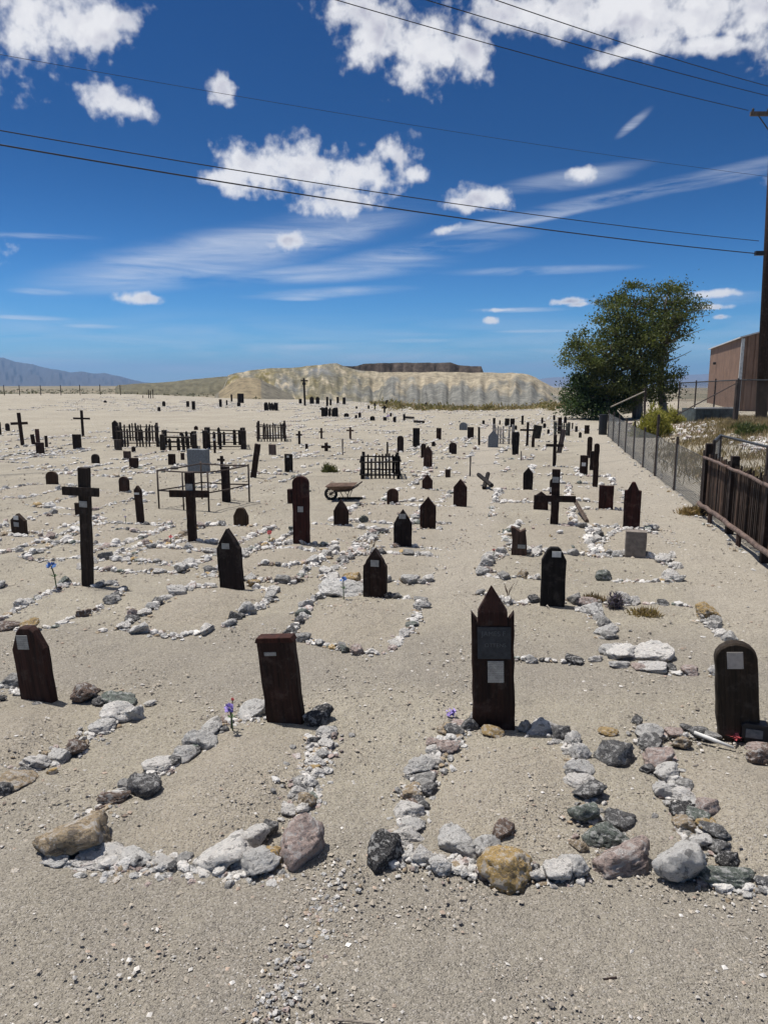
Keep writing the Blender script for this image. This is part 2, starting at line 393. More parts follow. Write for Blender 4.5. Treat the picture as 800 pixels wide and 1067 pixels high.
ROCK_COL = {'white': (0.80, 0.775, 0.74), 'pale grey': (0.66, 0.65, 0.63), 'grey': (0.36, 0.355, 0.345), 'dark grey': (0.12, 0.12, 0.122),
            'tan': (0.42, 0.33, 0.22), 'ochre': (0.50, 0.35, 0.15), 'pinkish': (0.47, 0.37, 0.335), 'greenish grey': (0.17, 0.20, 0.175),
            'black': (0.04, 0.04, 0.043), 'brown': (0.19, 0.13, 0.10)}
CW = [('white', 36), ('pale grey', 30), ('grey', 10), ('dark grey', 8), ('tan', 5), ('pinkish', 6), ('brown', 4), ('greenish grey', 5), ('ochre', 2)]
CNAMES = [c for c, n in CW for _ in range(n)]
ROCKS = []       # every stone: dict
def stone(p, size, col=None, grave=None, side=None, key=0.0, sq=None, hero=False, own=None):
    col = col or rnd.choice(CNAMES)
    ROCKS.append(dict(p=Vector(p), s=size, c=col, g=grave, side=side, k=key, sq=sq or (rnd.uniform(.8, 1.25), rnd.uniform(.75, 1.1), rnd.uniform(.5, .85)),
                      rz=rnd.uniform(0, 6.28), rx=rnd.uniform(-.35, .35), hero=hero, own=own))
def stone_px(px, py, wpx, hpx, col, grave, side, key):
    """a stone seen in the photograph: base at py, about wpx wide and hpx high"""
    p = at(px, py); dep = p.y
    sx = wpx*dep/F; sz = hpx*dep/F*0.9
    stone((p.x, p.y+sx*0.3, 0), sx, col, grave, side, key, sq=(1.0, 0.8, max(0.35, min(1.1, sz/sx))), hero=True)
    ROCKS[-1]['rz'] = rnd.uniform(-0.3, 0.3)
def border(pts, grave, side, big=1.0, dens=1.0, small=True):
    """stones along a polyline on the ground (world xy)"""
    pts = [Vector((p[0], p[1], 0)) for p in pts]
    acc = 0.0; tight = 1.0
    if sum(p.y for p in pts)/len(pts) > 4.6: big *= 1.15; dens = min(1.0, dens*1.25); tight = .45
    for a, b in zip(pts[:-1], pts[1:]):
        L = (b-a).length
        if L < 1e-6: continue
        u = (b-a)/L; nrm = Vector((-u.y, u.x, 0)); t = 0.0
        while t < L:
            s = big*rnd.choice((0.05, 0.055, 0.06, 0.07, 0.08, 0.09, 0.11, 0.14))*rnd.uniform(.85, 1.15)
            p = a + u*t + nrm*rnd.gauss(0, 0.035*big*tight)
            if rnd.random() < dens: stone(p, s, None, grave, side, acc+t)
            if small:
                for _ in range(rnd.choice((2, 3, 4))):
                    q = p + nrm*rnd.gauss(0, 0.07*big*(.3+.7*tight)) + u*rnd.uniform(-.07, .07)
                    stone(q, big*rnd.uniform(.018, .048), rnd.choice(('white', 'white', 'pale grey', 'pale grey', 'pinkish', 'tan', 'grey')))
            t += s*rnd.uniform(0.52, 0.80)/max(dens, .3)
        acc += L
def border_px(pl, grave, side, **kw):
    border([at(*p) for p in pl], grave, side, **kw)
GRAVES = []
def auto_grave(base, grave, L=1.7, Wd=1.12, big=1.0, dens=0.85, open_sides=''):
    """stone outline lying in front of a marker"""
    L *= rnd.uniform(.9, 1.08); Wd *= rnd.uniform(.9, 1.1)
    a = base + GR*(-Wd/2) + GD*0.02; b = base + GR*(Wd/2) + GD*0.02
    c = b + GD*L; d = a + GD*L
    def curve(p, q): 
        m = (p+q)/2 + Vector((rnd.gauss(0, .05), rnd.gauss(0, .05), 0)); return [p, m, q]
    sm = base.y < 16
    if 'l' not in open_sides: border(curve(d, a), grave, 'left edge', big=big, dens=dens, small=sm)
    if 'r' not in open_sides: border(curve(c, b), grave, 'right edge', big=big, dens=dens, small=sm)
    if 'f' not in open_sides: border(curve(d, c), grave, 'front edge', big=big, dens=dens, small=sm)
    if 'b' not in open_sides: border(curve(a, b), grave, 'head', big=big*.9, dens=dens*.7, small=sm)
    ctr = base + GD*(L*0.5)
    MOUNDS.append((ctr.x, ctr.y, GD.x, GD.y, L*0.5, Wd*0.45, 0.05))

# ================================================================== grave markers
DARKS = [(0.018, 0.010, 0.008), (0.024, 0.012, 0.008), (0.016, 0.010, 0.009), (0.030, 0.016, 0.011), (0.022, 0.014, 0.012)]
def outline(kind, w, h):
    x = w/2; b = -0.12
    if kind == 'pointed': pts = [(-x, b), (x, b), (x, h-w*0.62), (0, h), (-x, h-w*0.62)]
    elif kind == 'gable': pts = [(-x, b), (x, b), (x, h-w*0.38), (0, h), (-x, h-w*0.38)]
    elif kind == 'shoulder': pts = [(-x, b), (x, b), (x, h-w*0.78), (x*0.82, h-w*0.66), (x*0.72, h-w*0.52), (0, h), (-x*0.72, h-w*0.52), (-x*0.82, h-w*0.66), (-x, h-w*0.78)]
    elif kind == 'notch': pts = [(-x, b), (x, b), (x*1.0, h-w*0.55), (x*0.66, h-w*0.52), (x*0.2, h-w*.03), (0, h), (-x*0.2, h-w*.03), (-x*0.66, h-w*0.52), (-x*1.0, h-w*0.55)]
    elif kind == 'round':
        pts = [(-x, b), (x, b)]
        for k in range(9):
            a = math.pi*k/8; pts.append((x*math.cos(a), h-x*0.85+x*0.85*math.sin(a)))
    elif kind == 'octagon': pts = [(-x, b), (x, b), (x, h-w*0.55), (x*0.55, h-w*0.10), (x*.3, h), (-x*.3, h), (-x*0.55, h-w*0.10), (-x, h-w*0.55)]
    elif kind == 'taper': pts = [(-x*.75, b), (x*.75, b), (x, h-w*.3), (x*.8, h), (-x*.8, h), (-x, h-w*.3)]
    else: pts = [(-x, b), (x, b), (x, h), (-x, h)]
    out = []
    n = len(pts)
    for i in range(n):
        p, q = pts[i], pts[(i+1) % n]; L = math.hypot(q[0]-p[0], q[1]-p[1]); k = max(1, int(L/0.09))
        for j in range(k):
            t = j/k; jt = 0 if j == 0 else 0.0022
            out.append((p[0]+(q[0]-p[0])*t+rnd.gauss(0, jt), p[1]+(q[1]-p[1])*t+rnd.gauss(0, jt)))
    return out
def orient(yaw, lean, pitch=0.0): return Matrix.Rotation(yaw, 4, 'Z') @ Matrix.Rotation(lean, 4, 'Y') @ Matrix.Rotation(pitch, 4, 'X')
NAMES = {'cross': 'wooden_cross', 'post': 'wooden_post', 'stone': 'headstone'}
def marker(px, yb, yt, wpx, kind, label, short=None, cat='grave marker', grave=True, lean=0.0, plaque=None, color=None, th=0.055, arm=None,
           mat=None, name=None, group=None, gk=None, yaw=None):
    base = at(px, yb); dep = base.y
    hgt = max(0.12, z_at(yt, dep) - base.z); wd = wpx*dep/F
    color = color or rnd.choice(DARKS)
    yaw = ROWYAW + rnd.uniform(-.16, .16) if yaw is None else yaw
    mat = mat or M_WOOD
    nm = name or ('wooden_cross' if kind == 'cross' else 'wooden_grave_marker')
    th = min(th, max(0.035, wd*0.6))
    small = dep > 24
    parts = []
    if kind == 'cross':
        aw, az = arm[0]*dep/F, z_at(arm[1], dep)-base.z
        mb = MB(); mb.prism(outline('sq', wd, hgt), -th/2, th/2, inset=0.004 if not small else 0); parts.append(('upright', mb, mat, color))
        at_ = max(wd*0.8, 0.035)
        ab = MB(); ab.box(-aw/2, aw/2, -th/2-0.024, -th/2-0.002, az-at_/2, az+at_/2, Matrix.Rotation(rnd.uniform(-.02, .02), 4, 'Y'), 0.003); parts.append(('crossbar', ab, mat, color))
    else:
        mb = MB(); mb.prism(outline(kind, wd, hgt), -th/2, th/2, inset=0.006 if not small else 0); parts.append(('board', mb, mat, color))
    if plaque:
        for (cx, zt, pw, ph, pm) in plaque:
            pb = MB(); z1 = hgt*zt; X = cx*wd
            pb.box(X-pw*wd/2, X+pw*wd/2, -th/2-0.008, -th/2-0.001, z1-ph*hgt/2, z1+ph*hgt/2); parts.append(('plaque', pb, pm, (1, 1, 1)))
    if len(parts) == 1 or (small and kind == 'cross'):
        allm = MB()
        for _, p, _, _ in parts: allm.add(p.v, p.f)
        o = allm.build(nm, mat, color=color); root = o
    else:
        root = empty(nm, base)
        for pn, p, pm, pc in parts: p.build(pn, pm, root, color=pc, bevel=0.0)
    root.matrix_world = Matrix.Translation((base.x, base.y, base.z)) @ orient(yaw, lean)
    tag(root, label, cat, group)
    if grave:
        key = short or label
        auto_grave(Vector((base.x, base.y, 0)), key, **(gk or {}))
    return root, base, hgt, wd
PL = M_METAL
# ---- the front row, each with its own hand-set grave border
def single(root): return root
# left edge marker
def hero_board(px, yb, yt, wpx, kind, label, lean, color, th, yaw, plaques, extra=None):
    base = at(px, yb); dep = base.y; hgt = z_at(yt, dep)-base.z; wd = wpx*dep/F
    root = empty('wooden_grave_marker', base); tag(root, label, 'grave marker')
    mb = MB(); mb.prism(outline(kind, wd, hgt), -th/2, th/2, inset=0.012)
    mb.build('board', M_WOOD, root, bevel=0.002, color=color)
    for (cx, cz, pw, ph, pm, deep) in plaques:
        y0 = -th/2
        p = MB(); p.prism([(cx*wd-pw*wd/2, cz*hgt-ph*hgt/2), (cx*wd+pw*wd/2, cz*hgt-ph*hgt/2), (cx*wd+pw*wd/2, cz*hgt+ph*hgt/2), (cx*wd-pw*wd/2, cz*hgt+ph*hgt/2)], y0-deep, y0-0.0005)
        pq = p.build('plaque', pm, root, bevel=0.0015)
        # four nail heads
        for sx in (-1, 1):
            for sz in (-1, 1):
                nb = MB()
                c = Vector((cx*wd+sx*(pw*wd/2-0.006), y0-deep-0.0015, cz*hgt+sz*(ph*hgt/2-0.006)))
                nb.tube([c+Vector((0, .002, 0)), c], [0.0022, 0.0016], 6)
                nb.build('nail', M_RUST, pq)
    root.matrix_world = Matrix.Translation(base) @ orient(yaw, lean)
    return root, base, hgt, wd, dep
m1 = hero_board(41, 729, 653, 44, 'octagon', 'dark red-brown board marker with clipped corners and square metal plate, nearest at left edge', -0.10, (0.036, 0.015, 0.011), 0.06, ROWYAW-0.10,
                [(-0.10, 0.80, 0.36, 0.19, M_METAL, 0.004)])
m2 = hero_board(298, 751, 666, 42, 'sq', 'square-topped dark plank marker with one tiny label strip, leaning left beside a black rock', -0.10, (0.034, 0.016, 0.011), 0.075, ROWYAW+0.02,
                [(-0.14, 0.845, 0.33, 0.045, M_METAL, 0.003)])
cb = MB(); cb.prism([(-m2[3]*.53, m2[2]-0.012), (m2[3]*.53, m2[2]-0.012), (m2[3]*.47, m2[2]+0.022), (-m2[3]*.47, m2[2]+0.022)], -0.046, 0.046)
cb.build('cap', M_WOOD, m2[0], bevel=0.004, color=(0.046, 0.016, 0.010))
m3 = hero_board(514, 757, 645, 46, 'sq', 'tall blackened board marker with pyramid point, dark engraved plate above a small silver plate', -0.035, (0.022, 0.010, 0.007), 0.07, ROWYAW+0.12,
                [(0.03, 0.80, 0.78, 0.29, M_LEAD, 0.007), (0.06, 0.535, 0.38, 0.20, M_METAL, 0.005)])
wd3, h3 = m3[3], m3[2]
zt = z_at(609, m3[4])-m3[1].z
sp = MB()
hw = wd3*0.345
for vs in ([(-hw, -.040, h3-.03), (hw, -.040, h3-.03), (hw, .03, h3-.03), (-hw, .03, h3-.03), (-hw, -.040, h3+.055), (hw, -.040, h3+.055), (hw, .03, h3+.055), (-hw, .03, h3+.055), (-0.005, -0.004, zt)],):
    sp.add(vs, [(3,2,1,0), (0,1,5,4), (1,2,6,5), (2,3,7,6), (3,0,4,7), (4,5,8), (5,6,8), (6,7,8), (7,4,8)])
sp.build('pointed_cap', M_WOOD, m3[0], bevel=0.002, color=(0.030, 0.012, 0.009))
for sx in (-1, 1):                                            # the two side horns of the top edge
    hb = MB(); xo = sx*wd3*0.5; xi = sx*wd3*0.36
    hb.prism([(xi, h3-0.01), (xo, h3-0.01), (xo, h3+0.05), (xi+sx*0.004, h3+0.004)], -0.033, 0.033)
    hb.build('corner_horn', M_WOOD, m3[0], color=(0.022, 0.010, 0.007))
def text_mesh(body, size, mat, parent, loc, ext=0.0012, rot=(R(90), 0, 0)):
    cu = bpy.data.curves.new('lettering', 'FONT'); cu.body = body; cu.size = size; cu.align_x = 'CENTER'; cu.extrude = ext
    o = bpy.data.objects.new('lettering', cu); COL.objects.link(o)
    dg = bpy.context.evaluated_depsgraph_get(); me = bpy.data.meshes.new_from_object(o.evaluated_get(dg))
    bpy.data.objects.remove(o); me.name = 'lettering'; me.materials.clear(); me.materials.append(mat)
    q = link_mesh('lettering', me, None, parent); q.location = loc; q.rotation_euler = rot; return q
plq = [c for c in m3[0].children if c.name.startswith('plaque')]
text_mesh('JAMES F', 0.044, M_LETTER, plq[0], (0.005, -0.0425, h3*0.865))
text_mesh('OTTENS', 0.036, M_LETTER, plq[0], (0.015, -0.0425, h3*0.765))
m4 = hero_board(769, 770, 669, 43, 'round', 'round-topped dark olive-brown board marker with pale square plate, lantern box at its foot', -0.11, (0.028, 0.020, 0.013), 0.07, ROWYAW-0.05,
                [(-0.03, 0.83, 0.38, 0.17, mat_plain('pale_plate', (0.42, 0.38, 0.34), 0.7, 0.1, 0.15, 30, 0.3), 0.004)])
# lantern box leaning at the foot
lb = at(779, 768); s_ = lb.y/F
lr = empty('lantern', (lb.x, lb.y-0.07, lb.z), ROWYAW-0.1, 'small black lantern box with grey glass leaning on the round-topped marker with pale plate', 'lantern')
b_ = MB(); b_.box(-.075, .075, -.035, .035, 0.03, 0.115, None, .002); b_.box(-.06, .06, -.03, .03, 0, .03); b_.build('housing', M_BLACK, lr, bevel=.004)
b_ = MB(); b_.box(-.055, .04, -.040, -.0352, 0.045, 0.10); b_.build('glass', mat_plain('dull_glass', (0.13, 0.135, 0.14), 0.25, 0, .3, 30, 0), lr)
b_ = MB(); b_.prism([(-.085, .115), (.085, .115), (.06, .135), (-.06, .135)], -.042, .042); b_.build('roof', M_BLACK, lr, bevel=.003)

# ---- the rest of the field
P1 = [(0, 0.78, 0.42, 0.13, PL)]
marker(242,613,551,27,'shoulder','dark shouldered marker with pale label, between tallest cross and pale green boulder','shouldered dark marker',plaque=[(-.05,.72,.34,.09,PL)],lean=-.05,th=.07,grave=False)
marker(391,621,571,25,'shoulder','dark peaked marker with pale label standing beside the pale green boulder and blue flower','boulder-side marker',plaque=[(0.02,.70,.36,.13,PL)],th=.07,grave=False)
marker(575,630,570,26,'octagon','black clipped-top marker with white label behind and right of the tall pyramid-pointed marker','black clipped-top marker',plaque=[(.08,.89,.36,.10,M_WHITE)],color=(.008,.007,.007),th=.06,grave=False)
marker(201,567,492,9,'cross','dark wooden cross with wide crossbar directly in front of the pipe railing','pipe-railing cross',cat='cross',arm=(43,514),plaque=[(0,.80,.8,.09,PL)],th=.07)
marker(92,610,487,11,'cross','tallest weathered grey-topped cross leaning right, blue flowers at its left','tallest cross',cat='cross',arm=(42,511.5),lean=.04,color=(.030,.022,.017),th=.09,grave=False,plaque=[(0,.70,.8,.05,PL)])
marker(314.5,568,496,17.5,'round','tall red-brown round-topped board with small label and a box nailed to its side','tall red-brown board',plaque=[(.0,.53,.34,.08,PL)],color=(.040,.012,.009),th=.07)
marker(21,558,535,19,'gable','small house-shaped brown marker with white plate near the left edge','house-shaped marker',plaque=[(-.05,.82,.35,.18,M_WHITE),(-.05,.52,.35,.2,PL)],color=(.035,.022,.014))
marker(147,546,506,7.5,'pointed','slim black pointed post marker with pale stripe near its tip','slim striped post',plaque=[(0,.80,.8,.05,M_WHITE)],th=.06,lean=-.04)
marker(82.5,537,524,7,'sq','small plain brown block marker left of the tallest cross','small block behind tallest cross',color=(.030,.018,.012),gk=dict(dens=.6))
marker(55,505,491,13,'round','low brown round-topped marker with pointed crest, upper left of the tallest cross','low crested marker',color=(.050,.030,.018),gk=dict(dens=.6))
marker(130,513,496.5,12,'round','low dark brown round-topped marker between the tallest cross and the pipe railing','low marker by the railing',color=(.035,.018,.012),gk=dict(dens=.6))
marker(251.5,548,529,16,'octagon','low olive-brown clipped marker between the pipe railing and the tall red-brown board','low olive marker',color=(.055,.035,.020))
marker(355.5,548,520,16,'shoulder','dark brown peaked marker right of the tall red-brown board, below the wheelbarrow','marker below wheelbarrow',color=(.028,.014,.010))
marker(236,523,486,8,'sq','black square post standing inside the right end of the pipe railing',grave=False,th=.08)
marker(419.5,572,530.5,19,'shoulder','black tapering marker with pale collar plate, left front of the two on the central path','collared tapering marker',plaque=[(-.02,.83,.38,.12,PL)],color=(.014,.009,.008),th=.06)
marker(445.5,551,517.5,16.5,'pointed','dark brown sharply pointed marker behind and right of the collared marker','sharply pointed brown marker',color=(.030,.014,.010))
marker(479,528,499,14,'pointed','red-brown steeply pointed marker standing right of the central path','red-brown pointed marker',color=(.034,.014,.011))
marker(409,526,509,12,'round','low rusty round-topped marker left of the sharply pointed brown marker','low rusty marker',color=(.050,.026,.018))
marker(445,510,494,11,'pointed','small brown clipped-point marker above the two pointed markers on the path','small brown clipped marker',color=(.050,.026,.020),gk=dict(dens=.6))
marker(577,547,489,8.5,'cross','heavy dark cross with pale label on its upper end, gabled board behind it','heavy labelled cross',cat='cross',arm=(43,519),plaque=[(0,.82,.8,.10,PL)],th=.08,color=(.022,.012,.009))
marker(563,531,512,15,'gable','dark gabled board half hidden behind the heavy labelled cross',grave=False)
marker(657,551,502,17,'notch','dark red notched-point marker standing behind the square stone block','notched red marker',color=(.040,.014,.011),th=.07)
marker(630.5,531,506,15,'sq','square dark red board marker left of the notched red marker','square red board',color=(.040,.014,.011))
marker(549.5,511,487,10,'pointed','black sharp-pointed marker upper left of the heavy labelled cross','black sharp marker',color=(.010,.007,.006))
marker(576,515,498.5,8,'round','black round-topped marker with white band directly behind the heavy labelled cross',plaque=[(0,.3,.9,.3,M_WHITE)],grave=False)
marker(607.5,495,474.5,8,'sq','black board with white notch left of the tall slim post by the path','board with white notch',plaque=[(.0,.55,.5,.18,M_WHITE)],gk=dict(dens=.6))
marker(619.5,508,462,5.5,'round','tall slim dark post marker nearest the wire fence path','tall slim post',th=.08,gk=dict(dens=.6))
marker(613.5,477,455,5,'round','slim dark post behind and left of the tall slim path post','slim post behind',grave=False)
marker(616,490,470,4,'sq','short dark post touching the left side of the tall slim path post',grave=False)
marker(611,452,443,5,'sq','small black stub near the foot of the big tree',grave=False)
marker(301,492,473,8.5,'sq','black square-topped marker with pale top spot between leaning post and tall board','black marker with spot',plaque=[(0,.86,.3,.1,M_WHITE)],color=(.010,.007,.006),gk=dict(dens=.6))
marker(264,498,462,5.5,'sq','long dark post leaning strongly right beside the pipe railing','leaning post',name='wooden_post',cat='post',lean=.17,th=.08,gk=dict(dens=.5))
marker(284,474,463,8,'sq','weathered grey-brown square block below the ragged picket enclosure','block under ragged pickets',color=(.11,.085,.075),grave=True,gk=dict(dens=.5))
marker(417,471,454,6.5,'round','narrow black round-topped marker at the right end of the black picket enclosure','narrow round marker',gk=dict(dens=.5))
marker(433.5,466,446,7,'sq','tall black flat-topped board behind the narrow round-topped marker','tall flat-topped black board',color=(.012,.009,.009),gk=dict(dens=.5))
marker(445.5,488,464.5,9,'pointed','rusty round-pointed marker in front of its slim dark twin','rusty front twin',color=(.060,.032,.024),gk=dict(dens=.5))
marker(441,477,462,5,'round','slim dark marker half hidden behind the rusty round-pointed one',grave=False)
marker(471.5,473,461,8,'round','small dark round-topped marker right of the rusty pair','small round marker',gk=dict(dens=.5))
marker(457,458,446,5,'sq','black post with plank stub on its right, above the rusty pair','plank-stub post',gk=dict(dens=.5))
marker(466.5,497,489,5,'sq','tiny brown block right of the rusty pointed marker',color=(.04,.025,.018),grave=False)
marker(490,457,445,6.5,'sq','dark square post with ragged top left of the grey headstone','ragged-topped square post',gk=dict(dens=.5))
marker(499,464,445,2.2,'sq','thin dark stake just left of the grey headstone',name='wooden_post',cat='stake',grave=False,lean=-.03)
marker(536.5,474,450,8,'taper','black tapered coffin-shaped board in front of the white picket panel','black tapered board',color=(.010,.008,.008),gk=dict(dens=.6))
marker(549,465,440,2.5,'cross','slim tall dark cross right of the black tapered board','slim tall cross',cat='cross',arm=(16,448),gk=dict(dens=.5))
marker(558,457,443,8.5,'sq','broad dark crooked board right of the slim tall cross',lean=.15,grave=False,color=(.03,.03,.022))
marker(555,466,456,3,'sq','tiny black stub at the foot of the broad crooked board',grave=False)
marker(577,486,453,3.6,'cross','dark cross with level crossbar in front of the leaning grey plank','cross before grey plank',cat='cross',arm=(18,464),gk=dict(dens=.6))
marker(582,472,447,5,'sq','leaning weathered grey plank right behind a dark cross',lean=.16,color=(.09,.075,.07),grave=False)
marker(582.5,452,435,4,'sq','black post standing behind the leaning weathered grey plank',grave=False)
marker(592,453,440,2.5,'sq','thin grey-green stake between the leaning plank and the big tree',name='wooden_post',cat='stake',color=(.06,.06,.05),grave=False)
marker(577.5,447,439,2.5,'sq','thin dark stake left of the post behind the leaning plank',name='wooden_post',cat='stake',grave=False)
marker(87,455,427.5,2.4,'cross','dark upright cross standing alone on the bare slope at left','lone slope cross',cat='cross',arm=(18.5,436),th=.09,gk=dict(dens=.5))
marker(24,464,430,3.4,'cross','dark cross with crooked foot and lump on its right arm at far left','crooked far-left cross',cat='cross',arm=(20,441),lean=-.05,gk=dict(dens=.6))
marker(42.5,473,461,10,'sq','low dark block with three posts rising behind it at left',short='block with three posts')
marker(35.5,463,452.5,3.6,'sq','left-leaning post of the trio behind the low dark block',name='wooden_post',cat='post',lean=-.1,grave=False)
marker(40.5,464,447,3.8,'sq','middle reddish post with pale tip of the trio behind the low dark block',name='wooden_post',cat='post',color=(.07,.035,.03),lean=-.03,grave=False)
marker(49,466,454,2.6,'sq','right-hand post of the trio behind the low dark block',name='wooden_post',cat='post',grave=False)
marker(81,468,452.5,9,'sq','dark square board with a knobbed top in front of the lone slope cross',short='knobbed board')
marker(100,483,473,9.5,'round','round dark stone-like marker left below the picket pen',short='round dark marker',color=(.022,.016,.013),gk=dict(dens=.6))
marker(8.5,449,441,5,'round','small dark round marker near left edge behind the crooked cross','small round left marker',grave=True,gk=dict(dens=.5))
marker(.5,453,439,3,'gable','dark marker cut by the left edge beside the small round marker',grave=False)
marker(133,479,470,8,'sq','small weathered brown block just below the picket pen',color=(.07,.05,.042),grave=False)
marker(140,488,477,9.5,'sq','dark brown block marker in front of the small weathered block',short='dark brown block',color=(.028,.016,.012),gk=dict(dens=.6))
marker(139.5,471,465,4,'gable','tiny pointed marker at the foot of the picket pen',grave=False)
marker(179.5,484,473,7.5,'sq','dark square marker left of the grey headstone in the railing',short='square marker left of headstone',gk=dict(dens=.5))
marker(190.5,479,472,3.6,'sq','slim brown stub between the square marker and the grey headstone',color=(.04,.02,.015),grave=False)
marker(224,472,457,2.2,'sq','thin dark post with bright white knob before the dark plank pen',name='wooden_post',cat='post',plaque=[(0,.93,1.3,.12,M_WHITE)],grave=False)
marker(231.5,489,475,3,'cross','small gnarled dark cross behind the right end of the pipe railing',cat='cross',arm=(9,479),grave=False)
marker(121,458,438,7,'gable','dark marker with small cross top at the left corner of the picket pen',grave=False)
marker(123.5,469,458,8,'sq','weathered brown box marker below the cross-topped marker at the picket pen',color=(.06,.05,.042),grave=False)
marker(204.5,448,443.5,4,'gable','tiny triangular dark marker behind the grey headstone on bare ground',grave=False)
marker(312,463,449,2.2,'cross','small black cross with broad foot left of the thorny bush','small black cross',cat='cross',arm=(7,453),gk=dict(dens=.5))
marker(335,457,446,1.8,'cross','tiny dark spike-like cross behind the small black cross',cat='cross',arm=(5,450),grave=False)
marker(365,458,445,2.0,'cross','small tan wooden cross above the black picket enclosure','small tan cross',cat='cross',arm=(8,448.5),color=(.10,.065,.045),gk=dict(dens=.5))
marker(319.5,469,462.5,2.6,'sq','tiny dark stub right of the small black cross',grave=False)
marker(340,470,461.5,3.4,'cross','short dark broken cross above a leafy clump near the black picket enclosure','broken cross',cat='cross',arm=(10,465.5),grave=True,gk=dict(dens=.6))
marker(357,474,457,1.2,'sq','thin pale stake left of the black picket enclosure',name='wooden_post',cat='stake',color=(.22,.2,.18),grave=False)
marker(403.5,476,460.5,1.8,'sq','thin dark stake rising behind the black picket enclosure',name='wooden_post',cat='stake',grave=False)
marker(489.5,496,475,1.3,'sq','thin grey stake beside the round rock right of the rusty pair',name='wooden_post',cat='stake',color=(.12,.11,.1),grave=False)
marker(542.5,480,470,1.1,'sq','thin pale stake right of the black tapered board',name='wooden_post',cat='stake',color=(.2,.19,.18),grave=False)
marker(189,454,450,3,'gable','low dark marker just behind the middle of the dark plank pen',grave=False)
# ---- the distant rows
far_rows = [
 (171,423.5,418,3,'round','far left pair: upper small dark marker on the rise'),(166,428.5,424,2.8,'round','far left pair: lower small dark marker on the rise'),
 (110,419.5,417,3,'gable','tiny lone dark marker on the bare slope far left'),
 (196,424,418,2.8,'sq','left one of two close black posts on the far rise'),(202,427,418,3.2,'sq','right taller one of two close black posts on the far rise'),
 (230,424,416,2.6,'sq','black post right of the close pair on the far rise'),(236.5,422.5,417,1.5,'sq','thin post just right of the lone black far post'),
 (241.5,418.5,411,1.6,'sq','thin dark post beside the far dark box on the horizon rise'),(251,420,410,7,'sq','dark boxy board on the far rise at left of centre'),
 (249,423.5,419,3.6,'round','small dark marker just below the far boxy board'),
 (313,420.5,415.5,3,'sq','small dark block left of the far utility pole foot'),(325,421,413,4.5,'gable','left half of the dark bushy far marker pair'),
 (331,421,413.5,3.8,'round','right half of the dark bushy far marker pair'),(341,423.5,413.5,2.2,'sq','tall thin black far post right of the bushy pair'),
 (344.5,422.5,416,2,'sq','short black far post touching the tall thin one'),(352,420.5,413.5,2.4,'sq','left post of the far dark gateway'),
 (358.5,421.5,414,3,'sq','right post of the far dark gateway'),(336,430,424.5,2.4,'cross','small dark leaning far cross left of the black pen'),
 (361,434.5,430.5,5,'round','low black double mound marker right of the far black pen'),
 (371,436,432.5,2.4,'sq','tiny black stub of the far middle row'),(374.8,435.5,429.5,2.6,'gable','dark pointed slanting marker of the far middle row'),
 (388,438,433.5,5,'round','low black double marker of the far middle row'),(371.5,426,423.5,2,'sq','tiny dark stub above the far middle row'),
 (384,426,422,2,'gable','tiny dark pointed marker under the slag slope'),(390.5,427,420,1.2,'cross','slim small cross silhouette under the slag slope'),
 (400.5,430,422.5,1.8,'cross','dark cross below the tailings slope'),(403,422.5,416.5,3,'gable','black pointed marker at the tailings foot'),
 (408,422,416.5,1.2,'cross','tiny slim cross at the tailings foot'),(421,421.5,418,2.2,'sq','tiny black stub at the tailings foot'),
 (431.5,422.5,418,3.4,'gable','small ragged dark marker at the tailings foot'),(444,425.5,419,3.4,'gable','black slanted marker at the tailings foot'),
 (456.5,426.5,419.5,1.6,'sq','thin black post at the tailings foot, rightmost'),(401,438.5,434.5,3.4,'sq','dark left marker of the far violet-flower plot'),
 (407,434,430.5,2,'sq','dark stub above the far violet-flower plot'),(411,440,434,3,'gable','dark right marker of the far violet-flower plot'),
 (421,438,431.5,2.2,'sq','dark post at the left end of a far fallen plank'),
 (451.5,465,460,3.6,'round','tiny round rock-like marker below the plank-stub post'),
 (503.5,442.5,438,2.6,'sq','small black block on the edge of the far scrub'),
 (514.5,443.5,435.5,2.8,'sq','left black post of the far right row under the scrub'),(520.5,442.5,438,1.6,'sq','thin stub of the far right row under the scrub'),
 (528,444,436,4.6,'sq','left brown board of the far right row'),(533.5,445,436,4.6,'sq','right brown board of the far right row'),
 (544,442.5,433,2.2,'sq','tall black post of the far right row'),(537,448,443,2.6,'gable','small dark pointed marker behind the white pickets'),
 (564.5,441.5,435,2,'sq','slim black post right of the far right row'),(577,438,432.5,2.2,'sq','black stub nearest the lower left of the big tree'),
 (588.5,441,434,3,'gable','dark marker beneath the left skirt of the big tree'),(567,446,441,3,'round','dark low marker between scrub and the leaning plank'),
 (600,450,444,2.6,'sq','dark stub under the big tree by the path'),(604,456,450,3,'gable','small pointed marker under the big tree by the path'),
 (571,452,447,2.6,'gable','small pointed marker left of the leaning plank'),(596,447,440.5,1.4,'sq','thin dark stake under the left skirt of the big tree'),
]
for (px, yb, yt, wpx, kind, lab) in far_rows:
    marker(px, yb, yt, wpx, kind, lab, cat='cross' if kind == 'cross' else 'grave marker', grave=True if rnd.random() < .5 else False, short=lab,
           arm=(5 if wpx > 1.4 else 4, yt+(yb-yt)*.3), color=(.012, .009, .008), gk=dict(dens=.45, big=1.1), th=.1)
